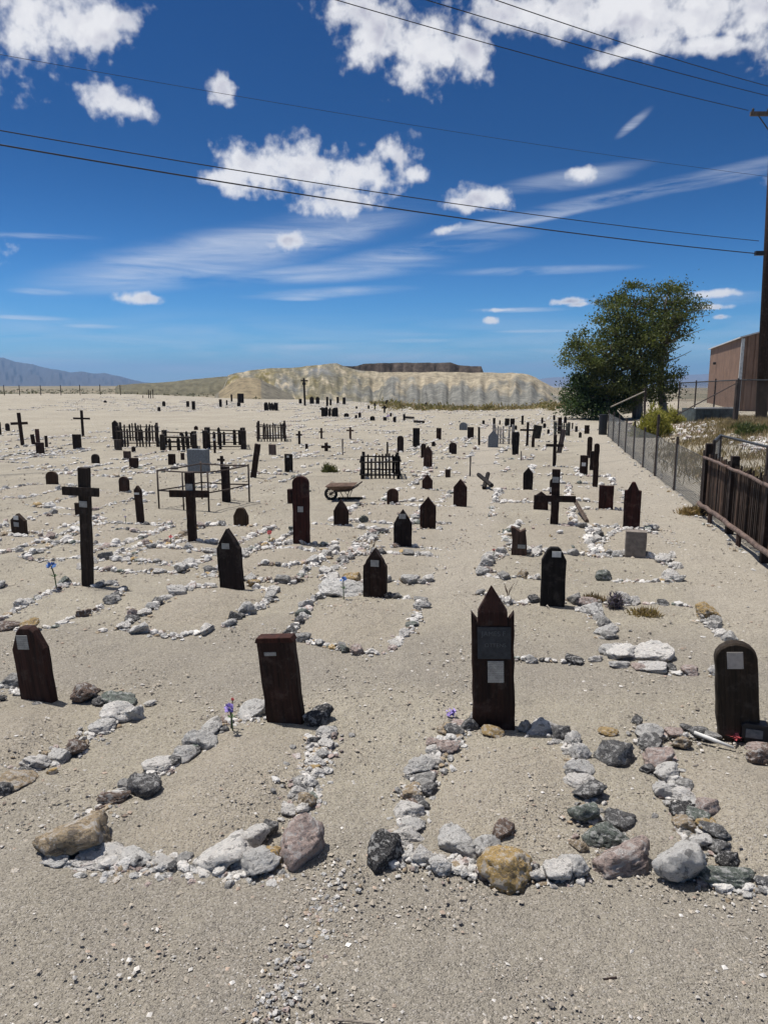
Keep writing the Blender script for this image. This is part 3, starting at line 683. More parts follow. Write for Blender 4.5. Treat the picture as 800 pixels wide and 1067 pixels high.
# ---- headstones and blocks in stone
def stone_marker(px, yb, yt, wpx, kind, label, short, mat, th=0.16, lean=0, grave=True, nm='headstone', gk=None):
    return marker(px, yb, yt, wpx, kind, label, short, cat='headstone', grave=grave, mat=mat, th=th, lean=lean, name=nm, color=(1, 1, 1), gk=gk)
stone_marker(207.5,492,468,23,'sq','broad grey carved headstone inside the pipe railing','grey railing headstone',M_STONE,grave=False)
stone_marker(513.5,466,448,10.5,'pointed','pointed slate-grey headstone left of the white picket panel','slate headstone',M_STONE,gk=dict(dens=.5))
stone_marker(661,580,553,21,'sq','squat tan concrete block standing at the head of the curved border','squat concrete block',M_CONC,th=.2,grave=False)
stone_marker(482.5,448,440,8,'round','pale grey rounded far headstone left of the ragged-topped post','pale rounded headstone',M_STONE,grave=False)
# broken stump marker
b0 = at(541, 578); r0 = empty('broken_stump_marker', b0, ROWYAW, 'broken pale wooden stump marker with jagged top and grey tag, behind the tall pyramid-pointed marker', 'grave marker')
k_ = b0.y/F; sb = MB()
sb.prism([(-9*k_, -.08), (8*k_, -.08), (7*k_, 14*k_), (5*k_, 29*k_), (0, 26*k_), (-3*k_, 28*k_), (-6*k_, 30*k_), (-10*k_, 31*k_), (-8*k_, 16*k_)], -.05, .05, inset=.008)
sb.build('stump', M_WOOD, r0, color=(.085, .055, .042), bevel=.004)
sb = MB(); sb.box(-2*k_, 6*k_, -.06, -.0505, 8*k_, 12*k_); sb.build('tag', M_METAL, r0)
# box nailed beside the tall red-brown board
tb = at(314.5, 568); k_ = tb.y/F
bx = MB(); bx.box(-14*k_, -9.2*k_, -.035, .035, 45*k_, 60*k_, None, .002); 
tall = [o for o in COL.objects if o.get('label', '').startswith('tall red-brown round-topped')][0]
bx.build('side_box', M_WOOD, tall, color=(.035, .014, .010))
# ================================================================== hand-set grave borders of the near rows
A_, B_, C_, D_ = "square-topped marker", "pyramid-pointed marker", "lantern marker", "left-edge marker"
def S_(lst, grave, side):
    for k, (px, py, w_, h_, c) in enumerate(lst): stone_px(px, py, w_, h_, c, grave, side, float(k))
S_([(80,893,70,54,'tan'),(97,900,52,22,'white'),(55,903,34,16,'pale grey'),(118,838,30,14,'brown'),(146,829,32,30,'dark grey'),(163,806,34,16,'white'),(132,822,20,12,'grey'),
    (178,800,18,12,'dark grey'),(190,793,30,20,'pale grey'),(206,780,30,24,'pale grey'),(200,788,18,10,'black'),(216,768,26,16,'pale grey'),(222,757,20,12,'white'),(236,752,18,10,'pinkish'),(260,748,36,15,'pale grey')], A_, 'left edge')
S_([(136,903,34,16,'pale grey'),(168,902,22,9,'white'),(190,900,20,8,'grey'),(238,903,58,30,'white'),(263,915,50,26,'pale grey'),(262,882,32,24,'white'),(285,902,30,26,'ochre'),(280,872,18,22,'dark grey')], A_, 'front edge')
S_([(311,902,56,58,'pinkish'),(300,850,24,14,'white'),(318,842,26,22,'tan'),(330,755,30,24,'black'),(342,768,20,12,'pale grey'),(328,777,14,12,'dark grey'),(340,780,18,12,'white'),(334,790,18,12,'pale grey'),
    (326,800,22,14,'white'),(330,810,18,10,'white'),(322,820,20,12,'pale grey'),(308,832,20,12,'pale grey'),(312,826,14,10,'dark grey'),(338,772,12,8,'white')], A_, 'right edge')
S_([(398,905,44,42,'black'),(426,896,18,12,'pale grey'),(439,902,22,24,'white'),(457,912,24,26,'pale grey'),(478,892,56,28,'pale grey'),(505,893,30,26,'pale grey'),(524,878,26,22,'brown'),(533,922,54,52,'ochre'),
    (562,918,22,14,'white'),(578,918,36,32,'white'),(600,914,34,32,'pale grey'),(505,915,18,12,'pinkish'),(484,913,16,10,'pale grey'),(492,917,12,12,'white')], B_, 'front edge')
S_([(424,878,34,16,'white'),(428,866,36,14,'pale grey'),(424,852,30,22,'white'),(440,845,22,14,'dark grey'),(430,834,28,16,'tan'),(446,828,20,14,'dark grey'),(442,818,28,14,'grey'),(437,808,36,20,'pale grey'),
    (450,797,20,10,'white'),(466,786,24,16,'pinkish'),(452,785,14,12,'white'),(450,778,14,10,'pinkish'),(472,768,20,16,'dark grey'),(488,762,18,18,'dark grey'),(460,764,14,10,'tan'),(478,757,14,8,'pinkish'),(494,752,12,14,'pale grey'),(466,758,10,8,'tan')], B_, 'left edge')
S_([(512,767,24,12,'ochre'),(549,763,18,18,'grey'),(564,766,30,20,'white'),(583,770,20,20,'dark grey'),(597,778,22,18,'pale grey'),(603,793,24,20,'pale grey'),(604,808,26,20,'pale grey'),(608,822,30,16,'white'),
    (596,812,16,12,'dark grey'),(617,834,34,22,'dark grey'),(614,858,32,30,'greenish grey'),(642,862,34,26,'dark grey'),(632,884,46,28,'greenish grey'),(656,911,60,36,'pinkish'),(605,887,20,14,'tan'),(620,821,12,8,'white')], B_, 'right edge')
S_([(640,796,38,34,'dark grey'),(634,768,20,10,'ochre'),(665,754,14,8,'dark grey'),(676,770,28,18,'pale grey'),(680,782,34,12,'dark grey'),(688,800,34,22,'pinkish'),(678,806,20,12,'dark grey'),(695,812,30,16,'pale grey'),
    (693,832,26,22,'pale grey'),(711,837,28,14,'white'),(707,852,26,24,'black'),(716,824,18,12,'grey'),(735,853,24,22,'pinkish'),(724,848,24,16,'pale grey'),(716,868,28,22,'tan'),(730,862,26,18,'greenish grey'),(748,878,30,18,'dark grey'),
    (733,868,24,16,'ochre'),(712,868,20,12,'white'),(716,920,52,62,'pale grey'),(750,890,22,16,'dark grey'),(758,902,22,18,'black'),(750,912,12,20,'pinkish'),(765,926,54,16,'greenish grey'),(798,928,24,20,'dark grey'),(736,884,24,16,'pale grey')], C_, 'left edge')
S_([(700,768,22,14,'pinkish'),(714,780,24,16,'tan'),(728,768,22,12,'dark grey'),(742,772,20,10,'grey'),(716,762,14,8,'dark grey'),(797,796,28,20,'brown'),(788,782,20,10,'pinkish'),(800,784,16,12,'brown')], C_, 'head')
S_([(84,731,36,26,'brown'),(103,735,14,12,'dark grey'),(119,737,32,18,'greenish grey'),(102,735,20,10,'dark grey'),(117,752,36,24,'white'),(138,752,26,22,'pale grey'),(104,764,26,14,'pale grey'),(76,786,30,20,'brown'),
    (60,794,24,16,'pale grey'),(37,803,34,18,'white'),(53,808,12,14,'ochre'),(12,822,44,20,'tan'),(24,810,20,10,'dark grey'),(2,830,18,22,'dark grey'),(155,735,12,5,'white')], D_, 'right edge')
S_([(8,717,30,16,'grey'),(16,725,12,8,'white'),(1,730,12,8,'black'),(38,736,12,6,'dark grey')], D_, 'head')
stone_px(75, 905, 16, 12, 'white', A_, 'front edge', 0.5); stone_px(14, 912, 13, 10, 'ochre', 'gravel', 'foreground', 0)
# crushed stone between them
def gravel_px(pl, n, spread, smin=.015, smax=.05):
    n = int(n*1.5); smax = smax*1.3 if smax > .035 else smax
    P = [at(*p) for p in pl]
    for _ in range(n):
        k = rnd.randrange(len(P)-1); t = rnd.random(); p = P[k].lerp(P[k+1], t)
        stone((p.x+rnd.gauss(0, spread), p.y+rnd.gauss(0, spread), 0), smin+(smax-smin)*rnd.random()**1.8, rnd.choice(('white', 'pale grey', 'pale grey', 'pinkish', 'tan', 'grey', 'grey')))
gravel_px([(60,898),(130,905),(230,908),(290,908)], 300, .045, .008, .04)
gravel_px([(60,890),(110,840),(165,806),(210,775),(235,752),(262,748)], 210, .05, .008, .04)
gravel_px([(312,850),(325,800),(342,765)], 260, .055, .008, .045)
gravel_px([(420,892),(500,905),(600,915)], 260, .04, .008, .04)
gravel_px([(415,880),(430,840),(445,805),(465,775),(480,758)], 260, .05, .008, .045)
gravel_px([(590,770),(605,800),(615,850),(640,890)], 160, .04, .008, .04)
gravel_px([(670,760),(690,800),(715,850),(730,910),(790,930)], 220, .05, .008, .04)
gravel_px([(360,905),(330,960),(300,1030),(270,1080)], 230, .05, .008, .03)
gravel_px([(380,890),(440,800),(480,700)], 160, .16, .006, .018)
gravel_px([(0,815),(60,790),(130,745)], 120, .05, .008, .04)
for pl in ([(60,898),(130,903),(230,905),(290,905)], [(60,890),(110,840),(165,806),(210,775),(235,752),(262,748)], [(312,850),(325,800),(342,765)], [(405,900),(500,905),(610,912)],
           [(415,880),(430,840),(445,805),(465,775),(480,758)], [(552,762),(590,770),(605,800),(615,850),(640,890)], [(670,760),(690,800),(715,850),(730,910),(790,930)], [(0,815),(60,790),(130,745)], [(690,765),(740,770)], [(0,715),(30,722)]):
    border_px(pl, None, None, big=.62, dens=1.0)
# near-middle graves (polyline borders read off the ground)
E_, F_, G_, H_ = "boulder-side marker", "shouldered dark marker", "black clipped-top marker", "large right-hand"
stone_px(352,620,48,16,'pale grey',E_,'head',0); stone_px(372,618,22,14,'white',E_,'head',1); ROCKS[-2]['own'] = 'large pale green-white boulder lying left of the peaked marker with blue flower'
border_px([(302,662),(318,640),(322,628),(340,618)], E_, 'left edge', big=.95); border_px([(404,622),(420,624),(438,627),(434,642),(426,660),(408,678)], E_, 'right edge', big=.85)
border_px([(308,664),(330,671),(360,677),(400,683)], E_, 'front edge', big=.8, dens=.8)
border_px([(126,654),(145,641),(165,629),(200,611),(226,612)], F_, 'left edge'); border_px([(262,610),(284,617),(282,626),(258,640),(232,655)], F_, 'right edge', big=1.05); border_px([(112,656),(150,658),(182,664),(226,656)], F_, 'front edge')
border_px([(500,618),(530,628),(556,627)], G_, 'head', big=.95); border_px([(594,626),(612,629),(650,630),(690,630),(715,632)], G_, 'head', big=1.0)
border_px([(612,632),(622,642),(632,656),(630,668)], G_, 'right edge', big=1.2); border_px([(538,686),(570,688),(606,690)], G_, 'front edge', big=.7, dens=.6)
S_([(652,688,44,18,'white'),(676,688,44,18,'white'),(640,684,22,16,'pale grey'),(684,701,32,9,'white'),(699,700,18,8,'dark grey'),(648,696,20,8,'pale grey'),(668,698,20,6,'pinkish'),(600,692,20,10,'black'),(622,690,14,8,'white')], G_, 'right edge')
border_px([(700,702),(735,703),(752,700)], H_, 'front edge', big=.7, dens=.7); border_px([(733,640),(745,655),(760,666),(775,680),(795,700)], H_, 'right edge', big=1.1)
border_px([(0,612),(8,612)], 'tallest cross', 'head', big=1.1); border_px([(0,648),(30,628),(50,618),(70,608),(84,610)], 'tallest cross', 'left edge', big=.95); border_px([(128,614),(115,628),(90,640),(60,652)], 'tallest cross', 'right edge', big=.95)
border_px([(0,655),(30,657),(60,653)], 'tallest cross', 'front edge', big=1.1); border_px([(100,610),(125,610)], 'tallest cross', 'head', big=1.0)
# plots without a marker of their own
border_px([(22,580),(50,572),(72,560),(85,553),(108,540)], 'plot right of house-shaped marker', 'left edge', big=.8)
border_px([(22,580),(45,585),(80,582),(110,570),(124,566)], 'plot right of house-shaped marker', 'front edge', big=.8)
border_px([(118,584),(145,587),(180,590),(200,588)], 'plot under pink flower', 'front edge', big=.9); border_px([(130,584),(165,568),(200,566)], 'plot under pink flower', 'left edge', big=.7)
border_px([(270,592),(300,592),(330,585),(352,565)], 'tall red-brown board', 'right edge', big=.85); border_px([(252,580),(270,572),(285,567),(300,567)], 'tall red-brown board', 'left edge', big=.8)
border_px([(160,548),(178,545),(170,553),(150,556),(120,555)], 'slim striped post', 'front edge', big=.8)
for (px, py) in ((505,590),(502,600),(512,582),(524,578)): stone_px(px, py, 14, 12, 'pale grey', 'broken stump marker', 'left edge', py)
border_px([(500,600),(520,603),(545,601),(562,602)], 'broken stump marker', 'front edge', big=.8); border_px([(502,598),(505,585),(525,577)], 'broken stump marker', 'left edge', big=1.1); border_px([(548,572),(562,580)], 'broken stump marker', 'head', big=1.5)
# border curving round the concrete block
border_px([(620,580),(634,578),(648,580)], 'squat concrete block', 'head', big=1.4); border_px([(672,579),(690,583),(702,592)], 'squat concrete block', 'right edge', big=1.2); border_px([(640,606),(665,607),(690,606),(712,604)], 'squat concrete block', 'front edge', big=.9)
stone_px(631,605,16,18,'greenish grey','squat concrete block','left edge',0); stone_px(700,604,24,12,'white','squat concrete block','front edge',9)
border_px([(622,568),(640,556),(650,552)], 'squat concrete block', 'left edge', big=.9); border_px([(672,553),(690,560),(698,570)], 'squat concrete block', 'right edge', big=.8)
for (cx, cy, dx, dy, hl, hw, ht) in ((0,0,0,0,0,0,0),):
    pass
for quad in (((110,895),(290,890),(335,765),(235,762)), ((430,880),(600,890),(590,775),(480,775)), ((720,905),(860,920),(820,790),(700,785)), ((-60,830),(20,815),(90,740),(-20,735)),
             ((310,668),(400,680),(425,630),(345,622)), ((130,652),(230,652),(275,615),(205,614))):
    q = [at(*p) for p in quad]; c = sum(q, Vector())/4; a = (q[2]+q[3])/2-(q[0]+q[1])/2; L = a.length; a.normalize(); wq = ((q[1]-q[0]).length+(q[2]-q[3]).length)/2
    MOUNDS.append((c.x, c.y, a.x, a.y, L*.5, wq*.5, .055))
# scattered stones over the field, thicker along the rows
for _ in range(2200):
    y = 9*math.exp(rnd.random()*math.log(85/9)); x = rnd.uniform(-.62, .36)*y - .5
    if x > 1.8 + .2*y: continue
    if y < 22 and rnd.random() < .55: continue
    if y > 34 and x < -8 and y < 60 and rnd.random() < .85: continue
    if y > 60 and rnd.random() < .35: continue
    stone((x, y, 0), rnd.choice((.03, .03, .035, .04, .045, .055, .07, .10))*rnd.uniform(.8, 1.2)*(1 if y < 25 else 1.5), None)
for _ in range(1000):                                     # distant low stone rows
    cx, cy = rnd.uniform(-30, 12), rnd.uniform(17, 80)
    if 33 < cy < 55 and cx < -6: continue
    if cx > 1.4+.2*cy or cx < -.6*cy: continue
    a = rnd.choice((GD, GR)); L = rnd.uniform(.7, 1.9)
    for k in range(int(L/.085)):
        stone((cx+a.x*k*.1+rnd.gauss(0, .04), cy+a.y*k*.1+rnd.gauss(0, .04), 0), rnd.uniform(.05, .15), rnd.choice(('white', 'white', 'white', 'pale grey', 'pale grey', 'pinkish', 'dark grey')))
for _ in range(260):                                     # rough edge stones under the fences
    y = rnd.uniform(5, 28); x = 2.55+.21*y+rnd.gauss(0, .18)
    stone((x, y, 0), rnd.uniform(.02, .09), None)
for _ in range(520):                                     # pale rubble bank behind the wire fence
    p = at(rnd.gauss(702, 20), rnd.gauss(447, 4)); stone((p.x, p.y, 0), rnd.uniform(.08, .3), rnd.choice(('white', 'white', 'pale grey', 'pinkish', 'tan')))
for _ in range(160):
    p = at(rnd.gauss(792, 14), rnd.gauss(463, 4)); stone((p.x, p.y, 0), rnd.uniform(.08, .26), rnd.choice(('white', 'pale grey', 'pinkish')))

# ================================================================== enclosures, fences
def ground_pt(p): return Vector((p.x, p.y, h0(p.x, p.y)))
def picket_panel(root, a, b, h, spacing, pw, ragged, missing, color, rails=(0.25, 0.8), post=True, name='pickets', zr=None, posts_h=1.08, rail_r=.02):
    a, b = Vector(a), Vector(b); L = (b-a).length; u = (b-a).normalized(); n = Vector((-u.y, u.x, 0))
    mb = MB(); t = pw
    while t < L-pw:
        if rnd.random() > missing:
            hz = h*rnd.uniform(1-ragged, 1.03); wv = pw*rnd.uniform(.8, 1.15)/2; c = a+u*t; c.z = h0(c.x, c.y); tl = u*rnd.gauss(0, .012*h)
            top = c+tl+Vector((0, 0, hz))
            q = [c-u*wv-n*.012, c+u*wv-n*.012, c+u*wv+n*.012, c-u*wv+n*.012]
            r_ = [top-u*wv-n*.012, top+u*wv-n*.012, top+u*wv+n*.012, top-u*wv+n*.012]
            pk = [top-n*.012+Vector((0, 0, wv*1.2)), top+n*.012+Vector((0, 0, wv*1.2))]
            mb.add(q+r_+pk, [(3,2,1,0), (0,1,5,8,4), (2,3,7,9,6), (1,2,6,9,8,5), (3,0,4,8,9,7)])
        t += spacing*rnd.uniform(.88, 1.12)
    if mb.v: 
        mb.build(name, M_WOOD, root, color=color)
    for rz in rails:
        rb = MB(); p0, p1 = a.copy(), b.copy(); p0.z = h0(p0.x, p0.y)+h*rz*rnd.uniform(.96, 1.04); p1.z = h0(p1.x, p1.y)+h*rz*rnd.uniform(.96, 1.04)
        rb.tube([p0-n*(.03+rail_r), (p0+p1)/2-n*(.03+rail_r), p1-n*(.03+rail_r)], rail_r, 6); rb.build('rail', M_WOOD, root, color=color)
    if post:
        for c in ((a, b) if post == 2 else (a,)):
            pb = MB(); z = h0(c.x, c.y); s = max(.035, pw*.7)
            pb.box(c.x-s, c.x+s, c.y-s, c.y+s, z-.2, z+h*posts_h, None, .006); pb.build('post', M_WOOD, root, color=color)
def rel(root):     # children were built in world space: keep them there under the root
    bpy.context.view_layer.update()
    inv = root.matrix_world.inverted()
    for c in root.children: c.matrix_parent_inverse = inv
def pen(px0, px1, yb, yt, label, depth_m, color, missing=.12, ragged=.15, spacing=.12, pw=.05, name='picket_enclosure', rails=(.2, .82), back=True):
    a = at(px0, yb); b = at(px1, yb); h = z_at(yt, a.y)-a.z
    root = empty(name, (a+b)/2, 0, label, 'picket fence')
    d = Vector((((a.x+b.x)/2/a.y)*depth_m*.92, depth_m, 0))
    picket_panel(root, a, b, h, spacing, pw, ragged, missing, color, rails)
    picket_panel(root, b, b+d, h, spacing, pw, ragged, missing, color, rails)
    if back: picket_panel(root, b+d, a+d, h, spacing, pw, ragged, missing, color, rails)
    picket_panel(root, a+d, a, h, spacing, pw, ragged, missing, color, rails)
    rel(root); return root
pen(123.5,164.5,465.5,446,'grey-black picket pen with upright pales, leftmost of the fenced graves',2.2,(.050,.040,.033),.14,.12,.10,.055)
pen(170,203,469,454,'low dark plank pen with sagging side between the picket pen and the long dark pen',1.6,(.036,.030,.023),.35,.35,.16,.10,'plank_enclosure',(.25,.55,.9))
pen(214.5,254,468,450,'dark open plank pen with knobbed posts behind the grey headstone, right one of a pair',1.8,(.030,.023,.019),.35,.25,.18,.11,'plank_enclosure',(.15,.9))
pen(269,297,460,441.5,'ragged tall picket pen with bleached broken pales above the leaning post',1.3,(.055,.043,.036),.2,.3,.10,.05)
pen(377.5,415,499,477,'small jet-black picket pen beside the wheelbarrow',1.0,(.010,.008,.007),.06,.08,.085,.035)
pen(277,288,428,421,'tiny dark picket pen on the far slope left of the utility pole',1.6,(.015,.012,.01),.1,.2,.25,.16)
pen(337,350,434,426.5,'tiny black picket pen in the far middle row',1.8,(.010,.008,.007),.1,.25,.25,.18)
def panel_thing(px0, px1, yb0, yb1, yt, label, mat_color, **kw):
    a = at(px0, yb0); b = at(px1, yb1); h = z_at(yt, a.y)-a.z
    root = empty('picket_fence', (a+b)/2, 0, label, 'picket fence'); picket_panel(root, a, b, h, kw.get('sp', .13), kw.get('pw', .07), .12, .1, mat_color, (.3, .8), 2); rel(root); return root
panel_thing(514,534,462,463,443.5,'bleached white-grey picket panel right of the pointed slate headstone',(.33,.33,.31))
panel_thing(578,592,453,454,441,'small grey-green picket panel behind the leaning grey plank',(.07,.08,.07))
# far fallen planks
for (x0, x1, yy, lab) in ((421,431,437,'fallen dark plank lying beside a far post under the tailings'), (431,442,441.5,'short dark log lying above the tall flat-topped black board'), (499,506,507,'black planks fallen crosswise on a stone plot near the path')):
    a, b = at(x0, yy), at(x1, yy); root = MB(); root.tube([a+Vector((0, 0, .12)), b+Vector((0, 0, .09))], .07, 6)
    if x0 == 499:
        c = at(509, 505); root = MB(); root.tube([at(498, 505)+Vector((0, 0, .22)), at(512, 511)+Vector((0, 0, .10))], .045, 6); root.tube([at(504, 510)+Vector((0, 0, .03)), at(508, 506)+Vector((0, 0, .26))], .045, 6)
    tag(root.build('fallen_plank', M_WOOD, color=(.012, .01, .009)), lab, 'plank')
a, b = at(598, 534), at(611, 545)
tag(MB().tube([a+Vector((0, 0, .2)), b+Vector((0, 0, .03))], .035, 6).build('fallen_plank', M_WOOD, color=(.09, .07, .055)), 'weathered plank propped on stones right of the heavy labelled cross', 'plank')
# metal pipe railing round the grey headstone
base_px = [(166, 529), (218, 533), (260, 522), (190, 525), (240, 527), (212, 521)]
fl, fr = at(166, 530), at(218, 533); br, bl = at(260, 523), at(190, 525)
root = empty('pipe_railing', (fl+br)/2, 0, 'open rectangular railing of thin rusty pipe round the grey headstone', 'railing')
hz = z_at(490, fl.y)-fl.z
cor = [fl, fr, br, bl]; cor[3] = fl+(br-fr)
for i, c in enumerate(cor):
    MB().tube([c+Vector((0, 0, -.1)), c+Vector((0, 0, hz*(1.0+.02*i)))], .016, 8).build('post', M_RUST, root, smooth=True)
for i in range(4):
    p, q = cor[i], cor[(i+1) % 4]; m = (p+q)/2
    for f in (1.0, .48):
        MB().tube([p+Vector((0, 0, hz*f)), m+Vector((0, 0, hz*f-.012)), q+Vector((0, 0, hz*f))], .013, 8).build('rail', M_RUST, root, smooth=True)
    if i in (0, 2): MB().tube([m+Vector((0, 0, -.1)), m+Vector((0, 0, hz))], .014, 8).build('post', M_RUST, root, smooth=True)
rel(root)
# ---- wooden fence at the right
fa, fb = at(733, 537), at(796, 586); fu = (fb-fa).normalized(); fn = Vector((fu.y, -fu.x, 0))   # fn points to the path side (left)
if fn.x > 0: fn = -fn
bay = (at(758.5, 556)-fa).length
root = empty('wooden_picket_fence', fa, 0, 'dark brown wooden picket fence with log rails along the path at right', 'fence')
PC = [fa + fu*(bay*k) for k in range(0, 5)]
PC[2] = fa+fu*(fb-fa).length; PC[3] = PC[2]+fu*1.9; PC[4] = PC[3]+fu*1.9
for i, c in enumerate(PC):
    z = h0(c.x, c.y); s = .052
    pb = MB(); M = Matrix.Translation((c.x, c.y, z)) @ Matrix.Rotation(math.atan2(fu.y, fu.x), 4, 'Z')
    pb.box(-s, s, -s, s, -.2, 1.13+.06*(i == 0), M, .004); pb.build('post', M_WOOD, root, bevel=.006, color=(.020, .012, .009))
for a, b in zip(PC[:-1], PC[1:]):
    za, zb = h0(a.x, a.y), h0(b.x, b.y)
    L = (b-a).length; t = .11
    while t < L-.09:
        c = a+fu*t; z = h0(c.x, c.y)+.10+rnd.uniform(-.02, .04); hz = 1.03+rnd.uniform(-.07, .04); w_ = rnd.uniform(.017, .027); tl = rnd.gauss(0, .010)
        M = Matrix.Translation((c.x, c.y, 0)) @ Matrix.Rotation(math.atan2(fu.y, fu.x)+rnd.gauss(0, .15), 4, 'Z')
        mb = MB(); mb.add([M @ Vector(v) for v in ((-w_, -.01, z), (w_, -.01, z), (w_, .01, z), (-w_, .01, z), (-w_+tl, -.01, hz), (w_+tl, -.01, hz+.01), (w_+tl, .01, hz+.01), (-w_+tl, .01, hz))],
               [(3,2,1,0), (4,5,6,7), (0,1,5,4), (1,2,6,5), (2,3,7,6), (3,0,4,7)])
        k_ = rnd.choice((.5, .8, 1, 1.3, 2.2)); mb.build('picket', M_WOOD, root, color=(.046*k_, .031*k_, .022*k_))
        t += rnd.uniform(.066, .100)
    for zr, rr in ((.97, .024), (.20, .036)):
        p0 = a+fn*(.06+rr); p1 = b+fn*(.06+rr); p0.z = za+zr; p1.z = zb+zr
        q = [p0.lerp(p1, k/6)+Vector((rnd.gauss(0, .004), rnd.gauss(0, .004), rnd.gauss(0, .006))) for k in range(7)]
        MB().tube(q, rr, 8).build('rail', M_WOOD, root, smooth=True, color=(.15, .115, .10))
    c = a.lerp(b, .5)+fn*.09; z = h0(c.x, c.y)
    MB().tube([c+Vector((0, 0, z-.1)), c+Vector((0, 0, z+.18))], .035, 7).build('prop', M_WOOD, root, color=(.07, .045, .035))
rel(root)
# ---- wire mesh fences
def mesh_fence(name, pts, hgt, label, spacing=.085, wire=.0026, post_every=2.2, post_r=.026, top_extra=.12, toprail=False, extra=None, postmat=None):
    root = empty(name, pts[0], 0, label, 'fence')
    V, Fc = [], []
    def seg(a, b, r):
        d = (b-a).normalized(); u = d.orthogonal().normalized(); v = d.cross(u); b0 = len(V)
        for p in (a, b):
            for k in range(3): V.append(p+(u*math.cos(2.094*k)+v*math.sin(2.094*k))*r)
        for k in range(3): Fc.append((b0+k, b0+(k+1) % 3, b0+3+(k+1) % 3, b0+3+k))
    for a, b in zip(pts[:-1], pts[1:]):
        L = (b-a).length; u = (b-a)/L
        def P(s, z):
            q = a+u*s; return Vector((q.x, q.y, h0(q.x, q.y)+z))
        s = -hgt
        while s < L:
            for sg in (0, 1):
                s0, z0, s1, z1 = s, .03, s+hgt, hgt
                if s0 < 0: z0 += -s0; s0 = 0
                if s1 > L: z1 -= (s1-L); s1 = L
                if z1-z0 > .05:
                    if sg == 0: seg(P(s0, z0), P(s1, z1), wire)
                    else: seg(P(s0, hgt+.03-z0), P(s1, max(.03, hgt+.03-z1)), wire)
            s += spacing
        for z in ((.04, hgt*.5, hgt) if not toprail else (.04,)):
            n_ = max(2, int(L/2))
            for k in range(n_): seg(P(L*k/n_, z), P(L*(k+1)/n_, z), wire*1.6)
    link_mesh('wire_mesh', fast_mesh('wire_mesh', np.array([tuple(v) for v in V]), np.array(Fc)), M_GALV, root)
    for a, b in zip(pts[:-1], pts[1:]):
        L = (b-a).length; u = (b-a)/L; n_ = max(1, round(L/post_every))
        for k in range(n_+1):
            if k == n_ and b is not pts[-1]: continue
            q = a+u*(L*k/n_); z = h0(q.x, q.y)
            MB().tube([Vector((q.x, q.y, z-.2)), Vector((q.x, q.y, z+hgt+top_extra*rnd.uniform(.6, 1.4)))], post_r, 6).build('post', postmat or M_RUST, root)
        if toprail:
            q0, q1 = Vector((a.x, a.y, h0(a.x, a.y)+hgt)), Vector((b.x, b.y, h0(b.x, b.y)+hgt))
            MB().tube([q0, q1], post_r*.8, 6).build('rail', M_GALV, root)
    rel(root); return root
w0 = at(729, 534); w1 = at(714, 519); w2 = at(682, 496); w3 = at(655, 473); w4 = at(633, 455)
wf = mesh_fence('wire_mesh_fence', [w0, w2, w4], .93, 'low grey wire mesh fence on thin posts running beside the path towards the big tree', .078, .0024)
tp = w2; z2 = z_at(432, w2.y)
tpost = MB().tube([Vector((tp.x, tp.y, -.2)), Vector((tp.x, tp.y, z2))], .034, 8); o = tpost.build('corner_post', M_RUST, wf); rel(wf)
e0 = at(750, 500); e0 = Vector((6.5, 13.4, 0)); e1 = Vector((6.9, 9.5, 0))
w5 = pt(750, 457, 13.3); w6 = pt(800, 471, 11.2)
mesh_fence('wire_mesh_fence', [fa+Vector((.12, .1, 0)), Vector((w5.x, w5.y, 0)), Vector((w6.x, w6.y, 0)), Vector((w6.x+.6, w6.y-3, 0))], 1.22, 'second wire mesh fence with top pipe just behind the wooden picket fence', .08, .0018, 2.2, .03, .02, True)
t0 = pt(764.5, 449, 31.5); t1 = pt(705, 440, 40); t2 = pt(812, 440, 27)
tall_f = mesh_fence('tall_mesh_fence', [Vector((t1.x, t1.y, 0)), Vector((t0.x, t0.y, 0)), Vector((t0.x+7, t0.y+.6, 0))], 1.75, 'tall chain-link fence with thick corner post in front of the brown metal shed',   .12, .0030, 2.6, .035, .1, True)
MB().tube([Vector((t0.x, t0.y, -.2)), Vector((t0.x, t0.y, 2.25))], .11, 10).build('corner_post', M_WOOD, tall_f, color=(.07, .06, .055)); rel(tall_f)
# pale bars leaning from the corner post
g0 = Vector((t0.x, t0.y, 2.15)); g1 = pt(705, 432, 26.0)
tag(MB().tube([g0, g1], .022, 6).build('brace_pole', M_RUST), 'long thin brace pole slanting down left from the corner post of the tall mesh fence', 'pole')
tag(MB().tube([pt(671, 408, 34), pt(636, 424, 33)], .035, 6).build('brace_pole', M_PALEWOOD), 'pale pole slanting in front of the dark lower boughs of the big tree', 'pole')
g2 = pt(672, 428, 34); tag(MB().tube([Vector((g2.x, g2.y, -.2)), pt(672, 404, 34)], .05, 7).build('wooden_post', M_WOOD, color=(.06, .05, .045)), 'dark post under the big tree holding the slanting pale pole', 'post')
